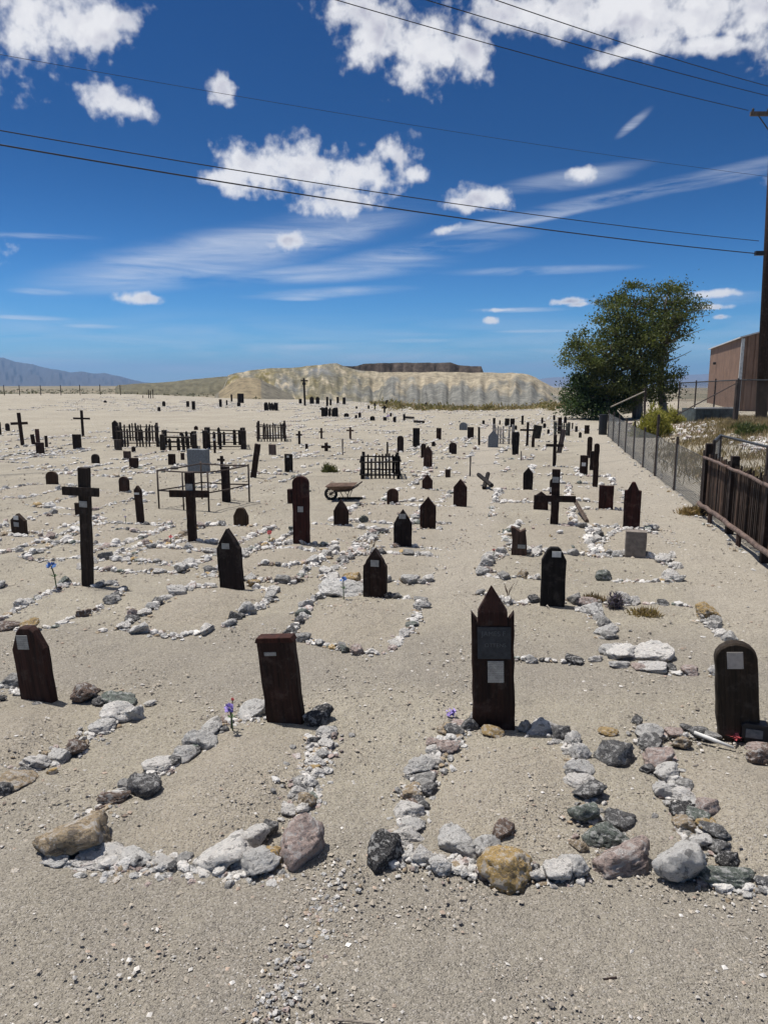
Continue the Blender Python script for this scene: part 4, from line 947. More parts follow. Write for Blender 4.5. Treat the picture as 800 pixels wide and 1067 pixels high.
# silver-green corrugated trough behind the tall fence
q0, q1 = pt(724, 430, 33.5), pt(766, 430, 33.5); mb = MB()
for k in range(60):
    x0 = q0.x+(q1.x-q0.x)*k/60; x1 = q0.x+(q1.x-q0.x)*(k+1)/60; y_ = q0.y+(.02 if k % 2 else -.02)
    mb.box(x0, x1-.002, y_, y_+.05, h0(x0, y_)-.1, z_at(426, q0.y)-.0)
M_TANK = mat_plain('dull_zinc_sheet', (.115, .135, .135), .5, .35, .45, 5, .4)
rt = empty('water_trough', (q0.x, q0.y, 0), 0, 'low dull zinc trough with bright rim behind the tall chain-link fence', 'trough'); mb.build('side_sheet', M_TANK, rt)
z_ = z_at(426, q0.y); mb = MB(); mb.box(q0.x-.02, q1.x+.02, q0.y-.06, q0.y+.1, z_, z_+.07); mb.build('rim', M_WHITE, rt)
mb = MB(); mb.box(q0.x, q0.x+.04, q0.y+.07, q0.y+1.5, -.1, z_-.01); mb.box(q1.x-.04, q1.x, q0.y+.07, q0.y+1.5, -.1, z_-.01); mb.box(q0.x, q1.x, q0.y+1.5, q0.y+1.54, -.1, z_-.01); mb.build('end_sheet', M_TANK, rt); rel(rt)
# dark barrel at the end of the low fence
bp = at(627.5, 453); br_ = bp.y/F*4.2; zz = z_at(433, bp.y)-bp.z
root = empty('waste_barrel', bp, 0, 'dark upright barrel at the far end of the low wire mesh fence', 'barrel')
MB().tube([(0, 0, 0), (0, 0, zz*.3), (0, 0, zz*.31), (0, 0, zz*.62), (0, 0, zz*.63), (0, 0, zz)], [br_, br_, br_*1.05, br_, br_*1.05, br_], 18).build('drum', M_BLACK, root, smooth=False)
MB().tube([(0, 0, zz+.001), (0, 0, zz+.05)], [br_*1.06, br_*1.0], 18).build('lid', M_BLACK, root)
# far-left ridge fence posts
ORDL = ('first', 'second', 'third', 'fourth', 'fifth', 'sixth', 'seventh')
for i_, (px, yb, yt) in enumerate(((5,412,400),(21,412,401),(43,412,402),(64,412,403),(84,413,404),(105,413,404),(126,414,405))):
    p = at(px, yb+1.0); p = pt(px, yb, 86); p.z = h0(p.x, p.y)
    tag(MB().tube([p+Vector((0, 0, -.2)), p+Vector((0, 0, 1.15))], .045, 6).build('fence_post', M_WOOD, color=(.03, .022, .018)), f'{ORDL[i_]} thin fence post from the left on the far crest of the bare slope', 'fence post', 'fence posts on the far left crest')
for px, yt, lab in ((149.5,412,'low thin post, left of three taller ones at end of bare crest'),(155.5,406,'leftmost of three close tall thin posts at end of bare crest'),(157.5,407,'middle of three close tall thin posts at end of bare crest'),(160,406,'rightmost of three close tall thin posts at end of bare crest')):
    p = pt(px, 419, 80); p.z = h0(p.x, p.y)
    tag(MB().tube([p+Vector((0, 0, -.2)), Vector((p.x, p.y, z_at(yt, 80)))], .05, 6).build('fence_post', M_WOOD, color=(.03, .022, .018)), lab, 'fence post')

# ================================================================== wheelbarrow
wb = at(360, 520.5); k = wb.y/F
root = empty('wheelbarrow', wb, 0, 'old rusty wheelbarrow with shallow tray and dark wheel, above the tall red-brown board', 'wheelbarrow')
M_TRAY = mat_plain('rust_sheet', (.13, .085, .065), .85, .1, .4, 14, .4)
X = lambda px: (px-360)*k
Z = lambda py: (520.5-py)*k
tr = MB()
for (xa, xb, ya, z) in ((X(347), X(362), .13, Z(510)), (X(341), X(369), .24, Z(503.5))): pass
b4 = [(X(348), -.14, Z(510)), (X(365), -.14, Z(510)), (X(365), .14, Z(510)), (X(348), .14, Z(510))]
t4 = [(X(341), -.26, Z(505)), (X(371), -.26, Z(504)), (X(371), .26, Z(504)), (X(341), .26, Z(505))]
i4 = [(x*.96, y*.93, z+.002) for x, y, z in t4]; j4 = [(x*.95, y*.9, z+.02) for x, y, z in b4]
tr.add(b4+t4+i4+j4, [(3,2,1,0)]+[(i, (i+1) % 4, 4+(i+1) % 4, 4+i) for i in range(4)]+[(4+i, 4+(i+1) % 4, 8+(i+1) % 4, 8+i) for i in range(4)]+[(8+i, 8+(i+1) % 4, 12+(i+1) % 4, 12+i) for i in range(4)]+[(12, 13, 14, 15)])
tr.build('tray', M_TRAY, root)
wr = Z(511); wh = MB()
wc = Vector((X(344.5), 0, wr*.62)); R_ = wr*.60
ring = [wc+Vector((R_*math.cos(a), 0, R_*math.sin(a))) for a in [2*math.pi*i/20 for i in range(21)]]
wh.tube(ring, .028, 7, False); whl = wh.build('wheel', M_RUBBER, root, smooth=True)
sp_ = MB()
for i in range(5):
    a = math.pi*i/5; sp_.tube([wc+Vector((R_*math.cos(a), 0, R_*math.sin(a))), wc-Vector((R_*math.cos(a), 0, R_*math.sin(a)))], .006, 5)
sp_.tube([wc+Vector((0, -.07, 0)), wc+Vector((0, .07, 0))], .022, 8); sp_.build('spokes', M_RUST, whl)
for sy in (-1, 1):
    MB().tube([(wc.x, sy*.06, wc.z), (X(350), sy*.13, Z(511)), (X(366), sy*.2, Z(509.5)), (X(376), sy*.24, Z(503))], .014, 7).build('handle', M_RUST, root, smooth=True)
    MB().tube([(X(356), sy*.17, Z(510.5)), (X(362), sy*.19, .0), (X(366), sy*.2, Z(509.5))], .010, 6).build('leg', M_RUST, root, smooth=True)
MB().tube([(X(352), 0, .02), (X(378), .02, .03)], .025, 6).build('skid_plank', M_WOOD, root, color=(.02, .015, .012))
root.rotation_euler.z = -.12
# ---- artificial flowers
def mat_flower(col, n): return mat_plain(n, col, .6, 0, .3, 60, 0)
FM = {'violet': mat_flower((.34, .26, .58), 'violet_petals'), 'blue': mat_flower((.11, .22, .50), 'blue_petals'), 'pink': mat_flower((.80, .22, .22), 'pink_petals'), 'red': mat_flower((.38, .07, .075), 'red_petals'), 'lilac': mat_flower((.45, .38, .55), 'lilac_petals')}
def flower(px, yb, yt, wpx, col, label, lean=0.0):
    p = at(px, yb); kk = p.y/F; h = z_at(yt, p.y)-p.z; r = wpx*kk/2
    root = empty('artificial_flower', p, rnd.uniform(0, 3), label, 'flower')
    MB().tube([(0, 0, -.04), (lean*h*.4, 0, h*.5), (lean*h, 0, h-r)], max(.004, r*.12), 6).build('stem', M_GREENSTEM if r > .02 else M_RUST, root)
    mb = MB()
    for i in range(26):
        d = Vector((rnd.gauss(0, 1), rnd.gauss(0, 1), rnd.gauss(.3, 1))).normalized(); c = Vector((lean*h, 0, h-r))
        u = d.orthogonal().normalized(); v = d.cross(u); a = c+d*r*.15; b = c+d*r*rnd.uniform(.8, 1.1)
        w1_ = r*.33; mb.add([a, (a+b)/2+u*w1_+v*w1_*.2, b, (a+b)/2-u*w1_-v*w1_*.2], [(0, 1, 2, 3)])
    mb.build('blossom', FM[col], root)
    if r > .015:
        lb_ = MB()
        for i in range(5):
            a = 1.256*i; q = Vector((lean*h*.4, 0, h*.45)); e = q+Vector((math.cos(a)*r*.9, math.sin(a)*r*.9, r*.5)); s_ = Vector((-math.sin(a), math.cos(a), 0))*r*.22
            lb_.add([q, (q+e)/2+s_, e, (q+e)/2-s_], [(0, 1, 2, 3)])
        lb_.build('leaves', M_GREENSTEM, root)
flower(243, 762, 728, 13, 'violet', 'violet cloth flower on a dark stem left of the square-topped plank marker', -.25)
flower(240.5, 760, 727, 5, 'red', 'small red blossom tucked behind the violet cloth flower', .1)
flower(60, 615, 584, 11, 'blue', 'blue cloth flower on a dark stem left of the tallest cross', -.12)
flower(358, 625, 600, 9, 'blue', 'blue cloth flower before the pale green boulder beside the peaked marker')
flower(178.5, 568, 557, 5, 'pink', 'pink plastic flower left of the cross in front of the pipe railing')
flower(281, 568, 552, 6, 'pink', 'pink plastic flower left of the tall red-brown board')
flower(514, 584, 571, 4, 'red', 'tiny red flower left of the broken pale stump marker')
flower(404, 437, 431, 5, 'lilac', 'lilac flower heap in a far plot below the tailings')
flower(131.5, 547, 537, 3, 'lilac', 'small faded flower stake left of the slim striped post')
# violet and orange crumbs beside the front marker
for (px, py, c, lab) in ((470, 748, 'violet', 'violet petals lying among pebbles left of the pyramid-pointed marker'), (766, 774, 'red', 'pair of red-pink petals lying at the foot of the lantern marker')):
    p = at(px, py); mb = MB()
    for i in range(16):
        a = rnd.uniform(0, 6.28); q = Vector((p.x+rnd.gauss(0, .02), p.y+rnd.gauss(0, .012), h0(p.x, p.y)+rnd.uniform(.02, .05))); u = Vector((math.cos(a), math.sin(a), rnd.gauss(0, .4)))*.022; v = Vector((-math.sin(a), math.cos(a), rnd.gauss(0, .4)))*.010
        mb.add([q-u, q+v, q+u, q-v], [(0, 1, 2, 3)])
    tag(mb.build('petals', FM[c]), lab, 'petals')
p0, p1 = at(722, 771), at(764, 781); tag(MB().tube([p0+Vector((0, 0, .05)), p0.lerp(p1, .5)+Vector((0, 0, .03)), p1+Vector((0, 0, .012))], [.012, .013, .008], 8).build('white_stick', M_WHITE, smooth=True), 'smooth white stick lying on the ground in front of the lantern marker', 'stick')
# dry twig plant behind the front marker
def twig(px, yb, yt, label, n=7, col=(.09, .06, .045), spread=.35):
    p = at(px, yb); h = z_at(yt, p.y)-p.z; mb = MB()
    for i in range(n):
        a = rnd.uniform(0, 6.28); l = h*rnd.uniform(.5, 1); e = Vector((p.x+math.cos(a)*l*spread, p.y+math.sin(a)*l*spread, p.z+l)); m = Vector((p.x+math.cos(a)*l*spread*.2, p.y, p.z+l*.5))
        mb.tube([p-Vector((0, 0, .02)), m, e], [.006, .004, .002], 5)
    o = mb.build('dry_plant', M_WOOD, color=col); tag(o, label, 'plant')
twig(529, 624, 604, 'dead forked twig plant behind the right shoulder of the pyramid-pointed marker', 6)
twig(389, 574, 556, 'dead twigs sticking up behind the peaked marker with blue flower', 4, spread=.3)
# ================================================================== foliage helpers
def mat_leaf(name, cols, trans=.25):
    m, w, b = new_mat(name, .65, 0, .25)
    oi = w.n('ShaderNodeAttribute', attribute_name='Col').outputs['Color']
    w.link(oi, b.inputs['Base Color'])
    tr = w.n('ShaderNodeBsdfTranslucent', i={'Color': w.mix(1.0, oi, (1.3, 1.5, .6), 'MULTIPLY')}).outputs[0]
    mx = w.n('ShaderNodeMixShader', i={0: trans}); w.link(b.outputs[0], mx.inputs[1]); w.link(tr, mx.inputs[2])
    w.link(mx.outputs[0], m.node_tree.nodes['Material Output'].inputs['Surface']); return m
M_LEAF = mat_leaf('leaf', None); M_GRASS = mat_leaf('dry_grass', None, .2)
def leaf_mesh(centers, size, cols, r, up=0.0, aspect=.45):
    n = len(centers)
    d = r.normal(size=(n, 3)); d[:, 2] += up; d /= np.linalg.norm(d, axis=1)[:, None]
    q = r.normal(size=(n, 3)); s = np.cross(d, q); s /= np.linalg.norm(s, axis=1)[:, None]
    L = (size*r.uniform(.6, 1.3, n))[:, None]
    v = np.stack([centers, centers+d*L*.5+s*L*aspect*.5, centers+d*L, centers+d*L*.5-s*L*aspect*.5], 1).reshape(-1, 3)
    f = np.arange(n*4).reshape(n, 4)
    return v, f, np.repeat(cols, 4, axis=0)
def crown(clumps, n_sub, n_leaf, size, c0, c1, r, sub_r=.32):
    C, K = [], []
    vol = np.array([a*b*c for (_, _, _, a, b, c) in clumps])**.75; vol /= vol.sum()
    for (x, y, z, a, b, c), p in zip(clumps, vol):
        ns = max(3, int(n_sub*p))
        for _ in range(ns):
            d = r.normal(size=3); d /= np.linalg.norm(d); rad = r.uniform(.25, 1.08)**.45
            cc = np.array([x, y, z])+d*np.array([a, b, c])*rad
            nl = int(n_leaf*r.uniform(.5, 1.5)); sr = sub_r*r.uniform(.6, 1.35)
            pts = cc+r.normal(size=(nl, 3))*np.array([sr, sr, sr*.55])
            t = r.uniform(0, 1); col = np.array(c0)*(1-t)+np.array(c1)*t
            C.append(pts); K.append(col[None, :]*r.uniform(.7, 1.3, (nl, 1)))
    return leaf_mesh(np.vstack(C), size, np.vstack(K), r, .1, .5)
# ---- big elm at the end of the path
TD = 44.0; r = np.random.default_rng(5)
def P3(px, py, dy=0): v = pt(px, py, TD+dy); return v
def lobe(px, py, rx, ry, dy=0, dd=1.1):
    c = P3(px, py, dy); k = (TD+dy)/F; return (c.x, c.y, c.z, rx*k, max(rx, ry)*k*dd, ry*k)
lobes = [lobe(645,322,22,16), lobe(660,308,20,12,.5), lobe(640,335,20,12,-1), lobe(695,307,22,13,0), lobe(716,322,14,13,.4), lobe(703,325,20,12,-.7), lobe(676,325,17,18,.8), lobe(707,343,14,12),
         lobe(612,358,20,12), lobe(600,372,16,14,.3), lobe(628,372,24,16,-.8), lobe(645,352,22,12,.8), lobe(665,365,24,18), lobe(690,355,14,20,.7), lobe(655,385,24,16,-.5), lobe(690,385,12,20),
         lobe(625,392,22,12,.6), lobe(640,402,30,14), lobe(672,400,18,16,-.8), lobe(703,395,7,14,.4), lobe(684,340,14,14,-1), lobe(660,345,18,14,0), lobe(675,380,18,14,-1), lobe(648,368,20,14,-1), lobe(612,385,18,12), lobe(690,410,14,12), lobe(655,412,22,12,-.5), lobe(678,352,14,12,-1)]
skirt = [lobe(603,412,16,12), lobe(598,424,12,9,-.6), lobe(618,418,20,14,.8), lobe(628,430,13,8,-1), lobe(640,415,18,12,.5), lobe(610,400,14,10)]
base = at(662, 433); tz = h0(P3(662, 420).x, TD)
root = empty('big_tree', (P3(662, 420).x, TD, tz), 0, 'large dark green leafy tree with pale upper limbs at the end of the path', 'tree')
v, f, c = crown(lobes, 600, 76, .155, (.048, .064, .020), (.138, .148, .050), r, .29)
link_mesh('crown', fast_mesh('crown', v, f, c), M_LEAF, root)
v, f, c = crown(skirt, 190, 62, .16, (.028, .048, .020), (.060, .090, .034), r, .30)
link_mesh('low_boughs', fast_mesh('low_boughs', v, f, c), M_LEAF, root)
M_BARK = mat_wood('grey_bark', .35)
def limb(mb, a, b, r0, r1, bend=.3, n=6):
    a, b = Vector(a), Vector(b); off = Vector((rnd.gauss(0, bend), rnd.gauss(0, bend), 0)); P = [a.lerp(b, k/n)+off*math.sin(math.pi*k/n) for k in range(n+1)]
    mb.tube(P, [r0+(r1-r0)*k/n for k in range(n+1)], 8); return P
tk = MB(); gx, gz = P3(662, 420).x, tz
A0 = Vector((P3(665, 420).x, TD, gz-.3)); A1 = P3(660, 380); B0 = Vector((P3(697, 420).x, TD+.3, gz-.3)); B1 = P3(690, 360, .3)
limb(tk, A0, A1, .34, .24); limb(tk, B0, B1, .26, .18, .15)
C0 = Vector((P3(650, 425).x, TD-.4, gz-.3)); limb(tk, C0, P3(638, 395, -.4), .2, .12)
tk.build('trunk', M_BARK, root, smooth=True, color=(.22, .195, .165))
lm = MB()
for (a, tgt, r0) in ((A1, lobes[0], .16), (A1, lobes[10], .14), (A1, lobes[8], .12), (A1, lobes[12], .12), (A1, lobes[16], .1), (B1, lobes[3], .14), (B1, lobes[4], .1), (B1, lobes[6], .12), (B1, lobes[13], .1), (A1, lobes[1], .1), (B1, lobes[7], .08),
                     (A1, lobes[9], .09), (A1, lobes[14], .12), (B1, lobes[15], .1), (B1, lobes[5], .09)):
    P = limb(lm, a, tgt[:3], r0, .03, .25)
    for k in (2, 3, 4, 5):
        for _ in range(2):
            d = Vector((rnd.gauss(0, .8), rnd.gauss(0, .8), rnd.uniform(.1, .9))); limb(lm, P[k], P[k]+d, r0*.35, .012, .08, 3)
lm.build('limbs', M_BARK, root, smooth=True, color=(.28, .25, .215)); rel(root)
# ---- shrubs and grass
def shrub(name, px, py, wpx, hpx, label, c0, c1, n=2600, sz=.16, up=1.6, dy=0, cat='shrub'):
    p = at(px, py); k = p.y/F; rx = wpx*k/2; hz = hpx*k; r = np.random.default_rng(int(px))
    root = empty(name, p, 0, label, cat)
    d = r.normal(size=(n, 3)); d[:, 2] = np.abs(d[:, 2]); d /= np.linalg.norm(d, axis=1)[:, None]; rad = r.uniform(.2, 1, n)[:, None]**.5
    lump = 1+.22*np.sin(d[:, :1]*5+px)+.15*np.sin(d[:, 1:2]*8)
    c = d*rad*lump*np.array([rx, rx*.8, hz*.88]); c[:, 2] = np.maximum(c[:, 2]-sz*.5, -.05)
    t = r.uniform(0, 1, (n, 1)); col = np.array(c0)*(1-t)+np.array(c1)*t
    v, f, cc = leaf_mesh(c, sz, col, r, up, .16)
    link_mesh('foliage', fast_mesh('foliage', v, f, cc), M_GRASS, root)
    mb = MB()
    for _ in range(9):
        a = rnd.uniform(0, 6.28); mb.tube([(0, 0, -.05), (math.cos(a)*rx*.5, math.sin(a)*rx*.4, hz*.6)], [.02, .006], 5)
    mb.build('stems', M_BARK, root, color=(.08, .06, .045)); return root
shrub('rabbitbrush', 680, 455, 44, 30, 'tall yellow-green bush behind the low mesh fence, right of the big tree', (.20, .19, .035), (.36, .32, .085), 5200, .22)
shrub('rabbitbrush', 700, 443, 24, 18, 'smaller yellow-green bush touching the right side of the tall one', (.20, .19, .035), (.34, .30, .085), 2000, .2)
shrub('green_shrub', 783, 452, 34, 12, 'low dark green shrub at the foot of the utility pole', (.06, .08, .03), (.12, .13, .05), 1800, .2)
shrub('green_shrub', 768, 448, 18, 8, 'small green tuft beside the thick corner post of the tall fence', (.08, .09, .035), (.16, .15, .06), 700, .18)
shrub('grey_bush', 656, 430, 26, 24, 'bare grey twiggy bush beneath the big tree', (.16, .145, .12), (.26, .235, .20), 1800, .25)
shrub('leafy_bush', 343, 492, 16, 10, 'small olive leafy clump at the foot of the short broken cross', (.07, .08, .03), (.15, .14, .06), 900, .09, cat='shrub')
shrub('lavender_plant', 640, 633, 14, 20, 'purple-grey lavender plant on the stones right of the black clipped-top marker', (.09, .075, .10), (.20, .17, .22), 420, .07, cat='plant')
shrub('dry_tuft', 618, 627, 26, 8, 'brown dry tuft lying on stones beside the lavender plant', (.12, .08, .045), (.22, .155, .09), 600, .08, 1.0, cat='plant')
shrub('dry_tuft', 672, 640, 34, 7, 'golden dry grass tuft under the stones right of the lavender plant', (.20, .14, .06), (.34, .25, .12), 500, .06, cat='plant')
shrub('dry_tuft', 722, 536, 26, 10, 'golden dry grass tuft at the foot of the first wooden fence post', (.22, .145, .07), (.38, .27, .14), 900, .10, cat='plant')
def ground_cover(name, label, pts, size, c0, c1, seed, up=2.2, asp=.12):
    r = np.random.default_rng(seed); n = len(pts)
    t = r.uniform(0, 1, (n, 1)); col = np.array(c0)*(1-t)+np.array(c1)*t
    v, f, cc = leaf_mesh(np.array(pts), size, col, r, up, asp)
    o = link_mesh(name, fast_mesh(name, v, f, cc), M_GRASS); tag(o, label, 'ground cover', kind='stuff'); return o
P = []
for _ in range(260):
    q = pt(rnd.uniform(690, 830), 440, rnd.uniform(15, 36)); x, y = q.x, q.y
    if x < 3.2+.23*y: continue
    for _ in range(60): a, b = x+rnd.gauss(0, .3), y+rnd.gauss(0, .3); P.append((a, b, h0(a, b)-.02))
ground_cover('dry_grass', 'straw-coloured dry weeds on the bank behind the wooden and mesh fences', P, .20, (.17, .125, .07), (.33, .25, .15), 3)
P = []
for _ in range(900):
    y = rnd.uniform(56, 175); x = rnd.uniform(-.02, .30)*y+rnd.uniform(0, 3); s = rnd.uniform(.25, .8)
    for _ in range(40): a, b = x+rnd.gauss(0, s*.6), y+rnd.gauss(0, s*.6); P.append((a, b, h0(a, b)+abs(rnd.gauss(0, s*.26))))
ground_cover('desert_scrub', 'olive and rust desert scrub between the far graves and the pale tailings', P, .30, (.14, .135, .055), (.30, .22, .13), 4, .8, .4)
P = []
for _ in range(900):
    y = rnd.uniform(100, 330); x = rnd.uniform(-.60, -.05)*y; s = rnd.uniform(.2, .6)
    for _ in range(10): a, b = x+rnd.gauss(0, s*.6), y+rnd.gauss(0, s*.6); P.append((a, b, h0(a, b)+abs(rnd.gauss(0, s*.3))))
ground_cover('desert_scrub', 'sparse dark scrub on the plain behind the bare left crest', P, .45, (.09, .09, .055), (.17, .15, .10), 6, .8, .45)

# ================================================================== metal shed
M_SHED = mat_plain('brown_painted_sheet', (.235, .150, .108), .7, .1, .22, 1.3, .1); M_TRIM = mat_plain('pale_trim', (.55, .56, .56), .6)
c0 = pt(770, 400, 45); c1 = pt(737.5, 400, 61.5); zc = z_at(351.5, 45)
bd = (c1-c0); bd.z = 0; bu = bd.normalized(); be = Vector((bu.y, -bu.x, 0)); Lw = bd.length; We = 11.0
def bp_(s, t, z): return Vector((c0.x, c0.y, 0))+bu*s+be*t+Vector((0, 0, z))
root = empty('metal_shed', bp_(0, 0, 0), 0, 'brown corrugated metal shed with pale corner trim behind the utility pole', 'shed')
def ribbed(p0, p1, zb, zt_fn, step, deep, nrm):
    mb = MB(); L = (p1-p0).length; u = (p1-p0)/L; n_ = int(L/step); prof = []
    for k in range(n_+1):
        s = min(k*step, L); q = p0+u*s
        for ds, dn in ((0, 0), (step*.55, 0), (step*.65, deep), (step*.9, deep)):
            if s+ds <= L: prof.append((s+ds, dn))
    vs = []
    for s, dn in prof:
        q = p0+u*s+nrm*dn; vs.append(Vector((q.x, q.y, zb))); vs.append(Vector((q.x, q.y, zt_fn(s))))
    mb.add(vs, [(2*k, 2*k+2, 2*k+3, 2*k+1) for k in range(len(prof)-1)]); return mb
rise = 1.5
o = ribbed(bp_(0, 0, 0), bp_(Lw, 0, 0), -.3, lambda s: zc, .30, -.012, be); o.build('side_wall', M_SHED, root)
o = ribbed(bp_(0, 0, 0), bp_(0, We, 0), -.3, lambda s: zc+rise*(1-abs(s-We/2)/(We/2)), .42, .09, -bu); o.build('end_wall', M_SHED, root)
mb = MB(); mb.add([bp_(Lw, 0, -.3), bp_(Lw, We, -.3), bp_(Lw, We, zc), bp_(Lw, We/2, zc+rise), bp_(Lw, 0, zc)], [(0,1,2,3,4)]); mb.add([bp_(0, We, -.3), bp_(Lw, We, -.3), bp_(Lw, We, zc), bp_(0, We, zc)], [(0,1,2,3)]); mb.build('far_walls', M_SHED, root)
mb = MB()
for (ta, tb_, za, zb) in ((-.18, We/2, zc-.05, zc+rise+.02), (We/2, We+.18, zc+rise+.02, zc-.05)):
    a, b, c, d = bp_(-.15, ta, za), bp_(Lw+.15, ta, za), bp_(Lw+.15, tb_, zb), bp_(-.15, tb_, zb); up = Vector((0, 0, .09)); e_ = Vector((0, 0, .012))
    mb.add([a+e_, b+e_, c+e_, d+e_, a+up, b+up, c+up, d+up], [(3,2,1,0),(4,5,6,7),(0,1,5,4),(1,2,6,5),(2,3,7,6),(3,0,4,7)])
mb.build('roof', M_TRIM, root)
mb = MB(); M = Matrix.Translation(bp_(-.06, -.06, 0)) @ Matrix.Rotation(math.atan2(bu.y, bu.x), 4, 'Z'); mb.box(-.02, .16, -.15, .02, -.3, zc-.07, M); mb.build('corner_trim', M_TRIM, root)
mb = MB(); q = bp_(Lw*.72, -.06, zc*.74); mb.tube([q, q+be*-.2], .10, 8); mb.build('vent', M_BLACK, root); rel(root)

# ================================================================== utility pole and lines
PD = 34.0
pb_ = pt(792, 445, PD); pz = h0(pb_.x, PD); ptop = Vector((pb_.x-.62, PD, z_at(85, PD)))
root = empty('utility_pole', (pb_.x, PD, pz), 0, 'tall dark wooden utility pole with crossarm at the right edge', 'utility pole')
MB().tube([Vector((pb_.x, PD, pz-.5)), ptop.lerp(Vector((pb_.x, PD, pz)), .5), ptop], [.25, .215, .17], 14).build('pole', M_WOOD, root, smooth=True, color=(.026, .016, .012))
az_ = z_at(121, PD); ax0 = pt(778, 121, PD); poleX = pb_.x-.62*(az_-pz)/(ptop.z-pz)
mb = MB(); mb.box(ax0.x, ax0.x+3.0, PD-.33, PD-.21, az_-.08, az_+.08); mb.build('crossarm', M_WOOD, root, color=(.10, .085, .075))
mb = MB(); mb.tube([(ax0.x+.35, PD-.28, az_-.08), (poleX, PD-.2, az_-1.0)], .025, 6); mb.tube([(ax0.x+2.6, PD-.28, az_-.08), (poleX+.1, PD-.2, az_-1.0)], .025, 6); mb.build('brace', M_GALV, root)
for dx in (.1, .75, 2.2, 2.85):
    MB().tube([(ax0.x+dx, PD-.27, az_+.08), (ax0.x+dx, PD-.27, az_+.13), (ax0.x+dx, PD-.27, az_+.2), (ax0.x+dx, PD-.27, az_+.22)], [.03, .06, .05, .02], 8).build('insulator', M_GALV, root)
br2 = pt(786, 265, PD); mb = MB(); mb.box(br2.x-.12, br2.x+.25, PD-.35, PD-.18, br2.z-.09, br2.z+.09); mb.build('bracket', M_BLACK, root)
rel(root)
def wire(pa, ya, pb, yb, label, rad=.012, sag=.3, extend=1.25):
    """cable between two poles: seen at pa (depth ya) and pb (depth yb)"""
    a = pt(*pa, ya); b = pt(*pb, yb); a = b+(a-b)*extend; n = 28; P = []
    for k in range(n+1):
        t = k/n; q = b.lerp(a, t); q.z -= sag*4*t*(1-t); P.append(q)
    tag(MB().tube(P, rad, 5, False).build('power_line', M_CABLE), label, 'cable', 'overhead cables')
wire((0,126),20,(790,251),PD-.2,'upper one of the two dark cables sweeping across mid sky to the pole bracket',.015,.35)
wire((0,141),20,(786,264),PD-.2,'lower and thickest of the two cables sweeping across mid sky to the pole bracket',.021,.35)
wire((0,50),26,(800,184),40,'faint thin cable crossing below the big top clouds from the left edge',.008,.3)
wire((375,-2),24,(779,115),PD-.27,'cable dropping from the top centre to the left tip of the crossarm',.014,.25,1.6)
wire((462,-2),24,(804,101),PD-.27,'middle cable of the three dropping to the crossarm at the top right',.014,.2,1.6)
wire((532,-2),24,(804,91),PD+.2,'highest cable of the three crossing the top right clouds',.014,.2,1.6)
# far utility pole
FD = 66.0; fp = pt(318, 430, FD); fz = h0(fp.x, FD)
root = empty('utility_pole', (fp.x, FD, fz), 0, 'slim distant utility pole with small crossarm before the tailings hill', 'utility pole')
MB().tube([(0, 0, -.4), (-.06, 0, z_at(394, FD)-fz)], [.10, .08], 8).build('pole', M_WOOD, root, color=(.03, .026, .023))
MB().box(-.32, .30, -.1, -.03, z_at(397.5, FD)-fz, z_at(396, FD)-fz).build('crossarm', M_WOOD, root, color=(.03, .026, .023))
MB().box(-.2, .1, -.12, .1, z_at(401, FD)-fz, z_at(398.5, FD)-fz).build('transformer', M_BLACK, root)

# ================================================================== tailings, mesa and mountains
def mat_tail():
    m, w, b = new_mat('tailings_rock', .95, 0, .1)
    g = w.n('ShaderNodeNewGeometry').outputs['Position']; at_ = w.n('ShaderNodeAttribute', attribute_name='Col').outputs['Color']
    f = w.noise(g, .55, 9, .78); f2 = w.noise(g, .09, 7, .7)
    c = w.mix(w.mr(f, .3, .7), w.mix(1.0, at_, (.42, .42, .44), 'MULTIPLY'), w.mix(1.0, at_, (1.5, 1.46, 1.4), 'MULTIPLY'))
    c = w.mix(w.m('MULTIPLY', w.ss(f2, .55, .7), .35), c, (.13, .125, .085))
    w.link(c, b.inputs['Base Color']); bump(w, b, f, .9, .8); return m
M_TAIL = mat_tail()
def interp(tab, x):
    if x <= tab[0][0]: return tab[0][1]
    for (a, va), (b, vb) in zip(tab[:-1], tab[1:]):
        if x <= b: return va+(vb-va)*(x-a)/(b-a)
    return tab[-1][1]
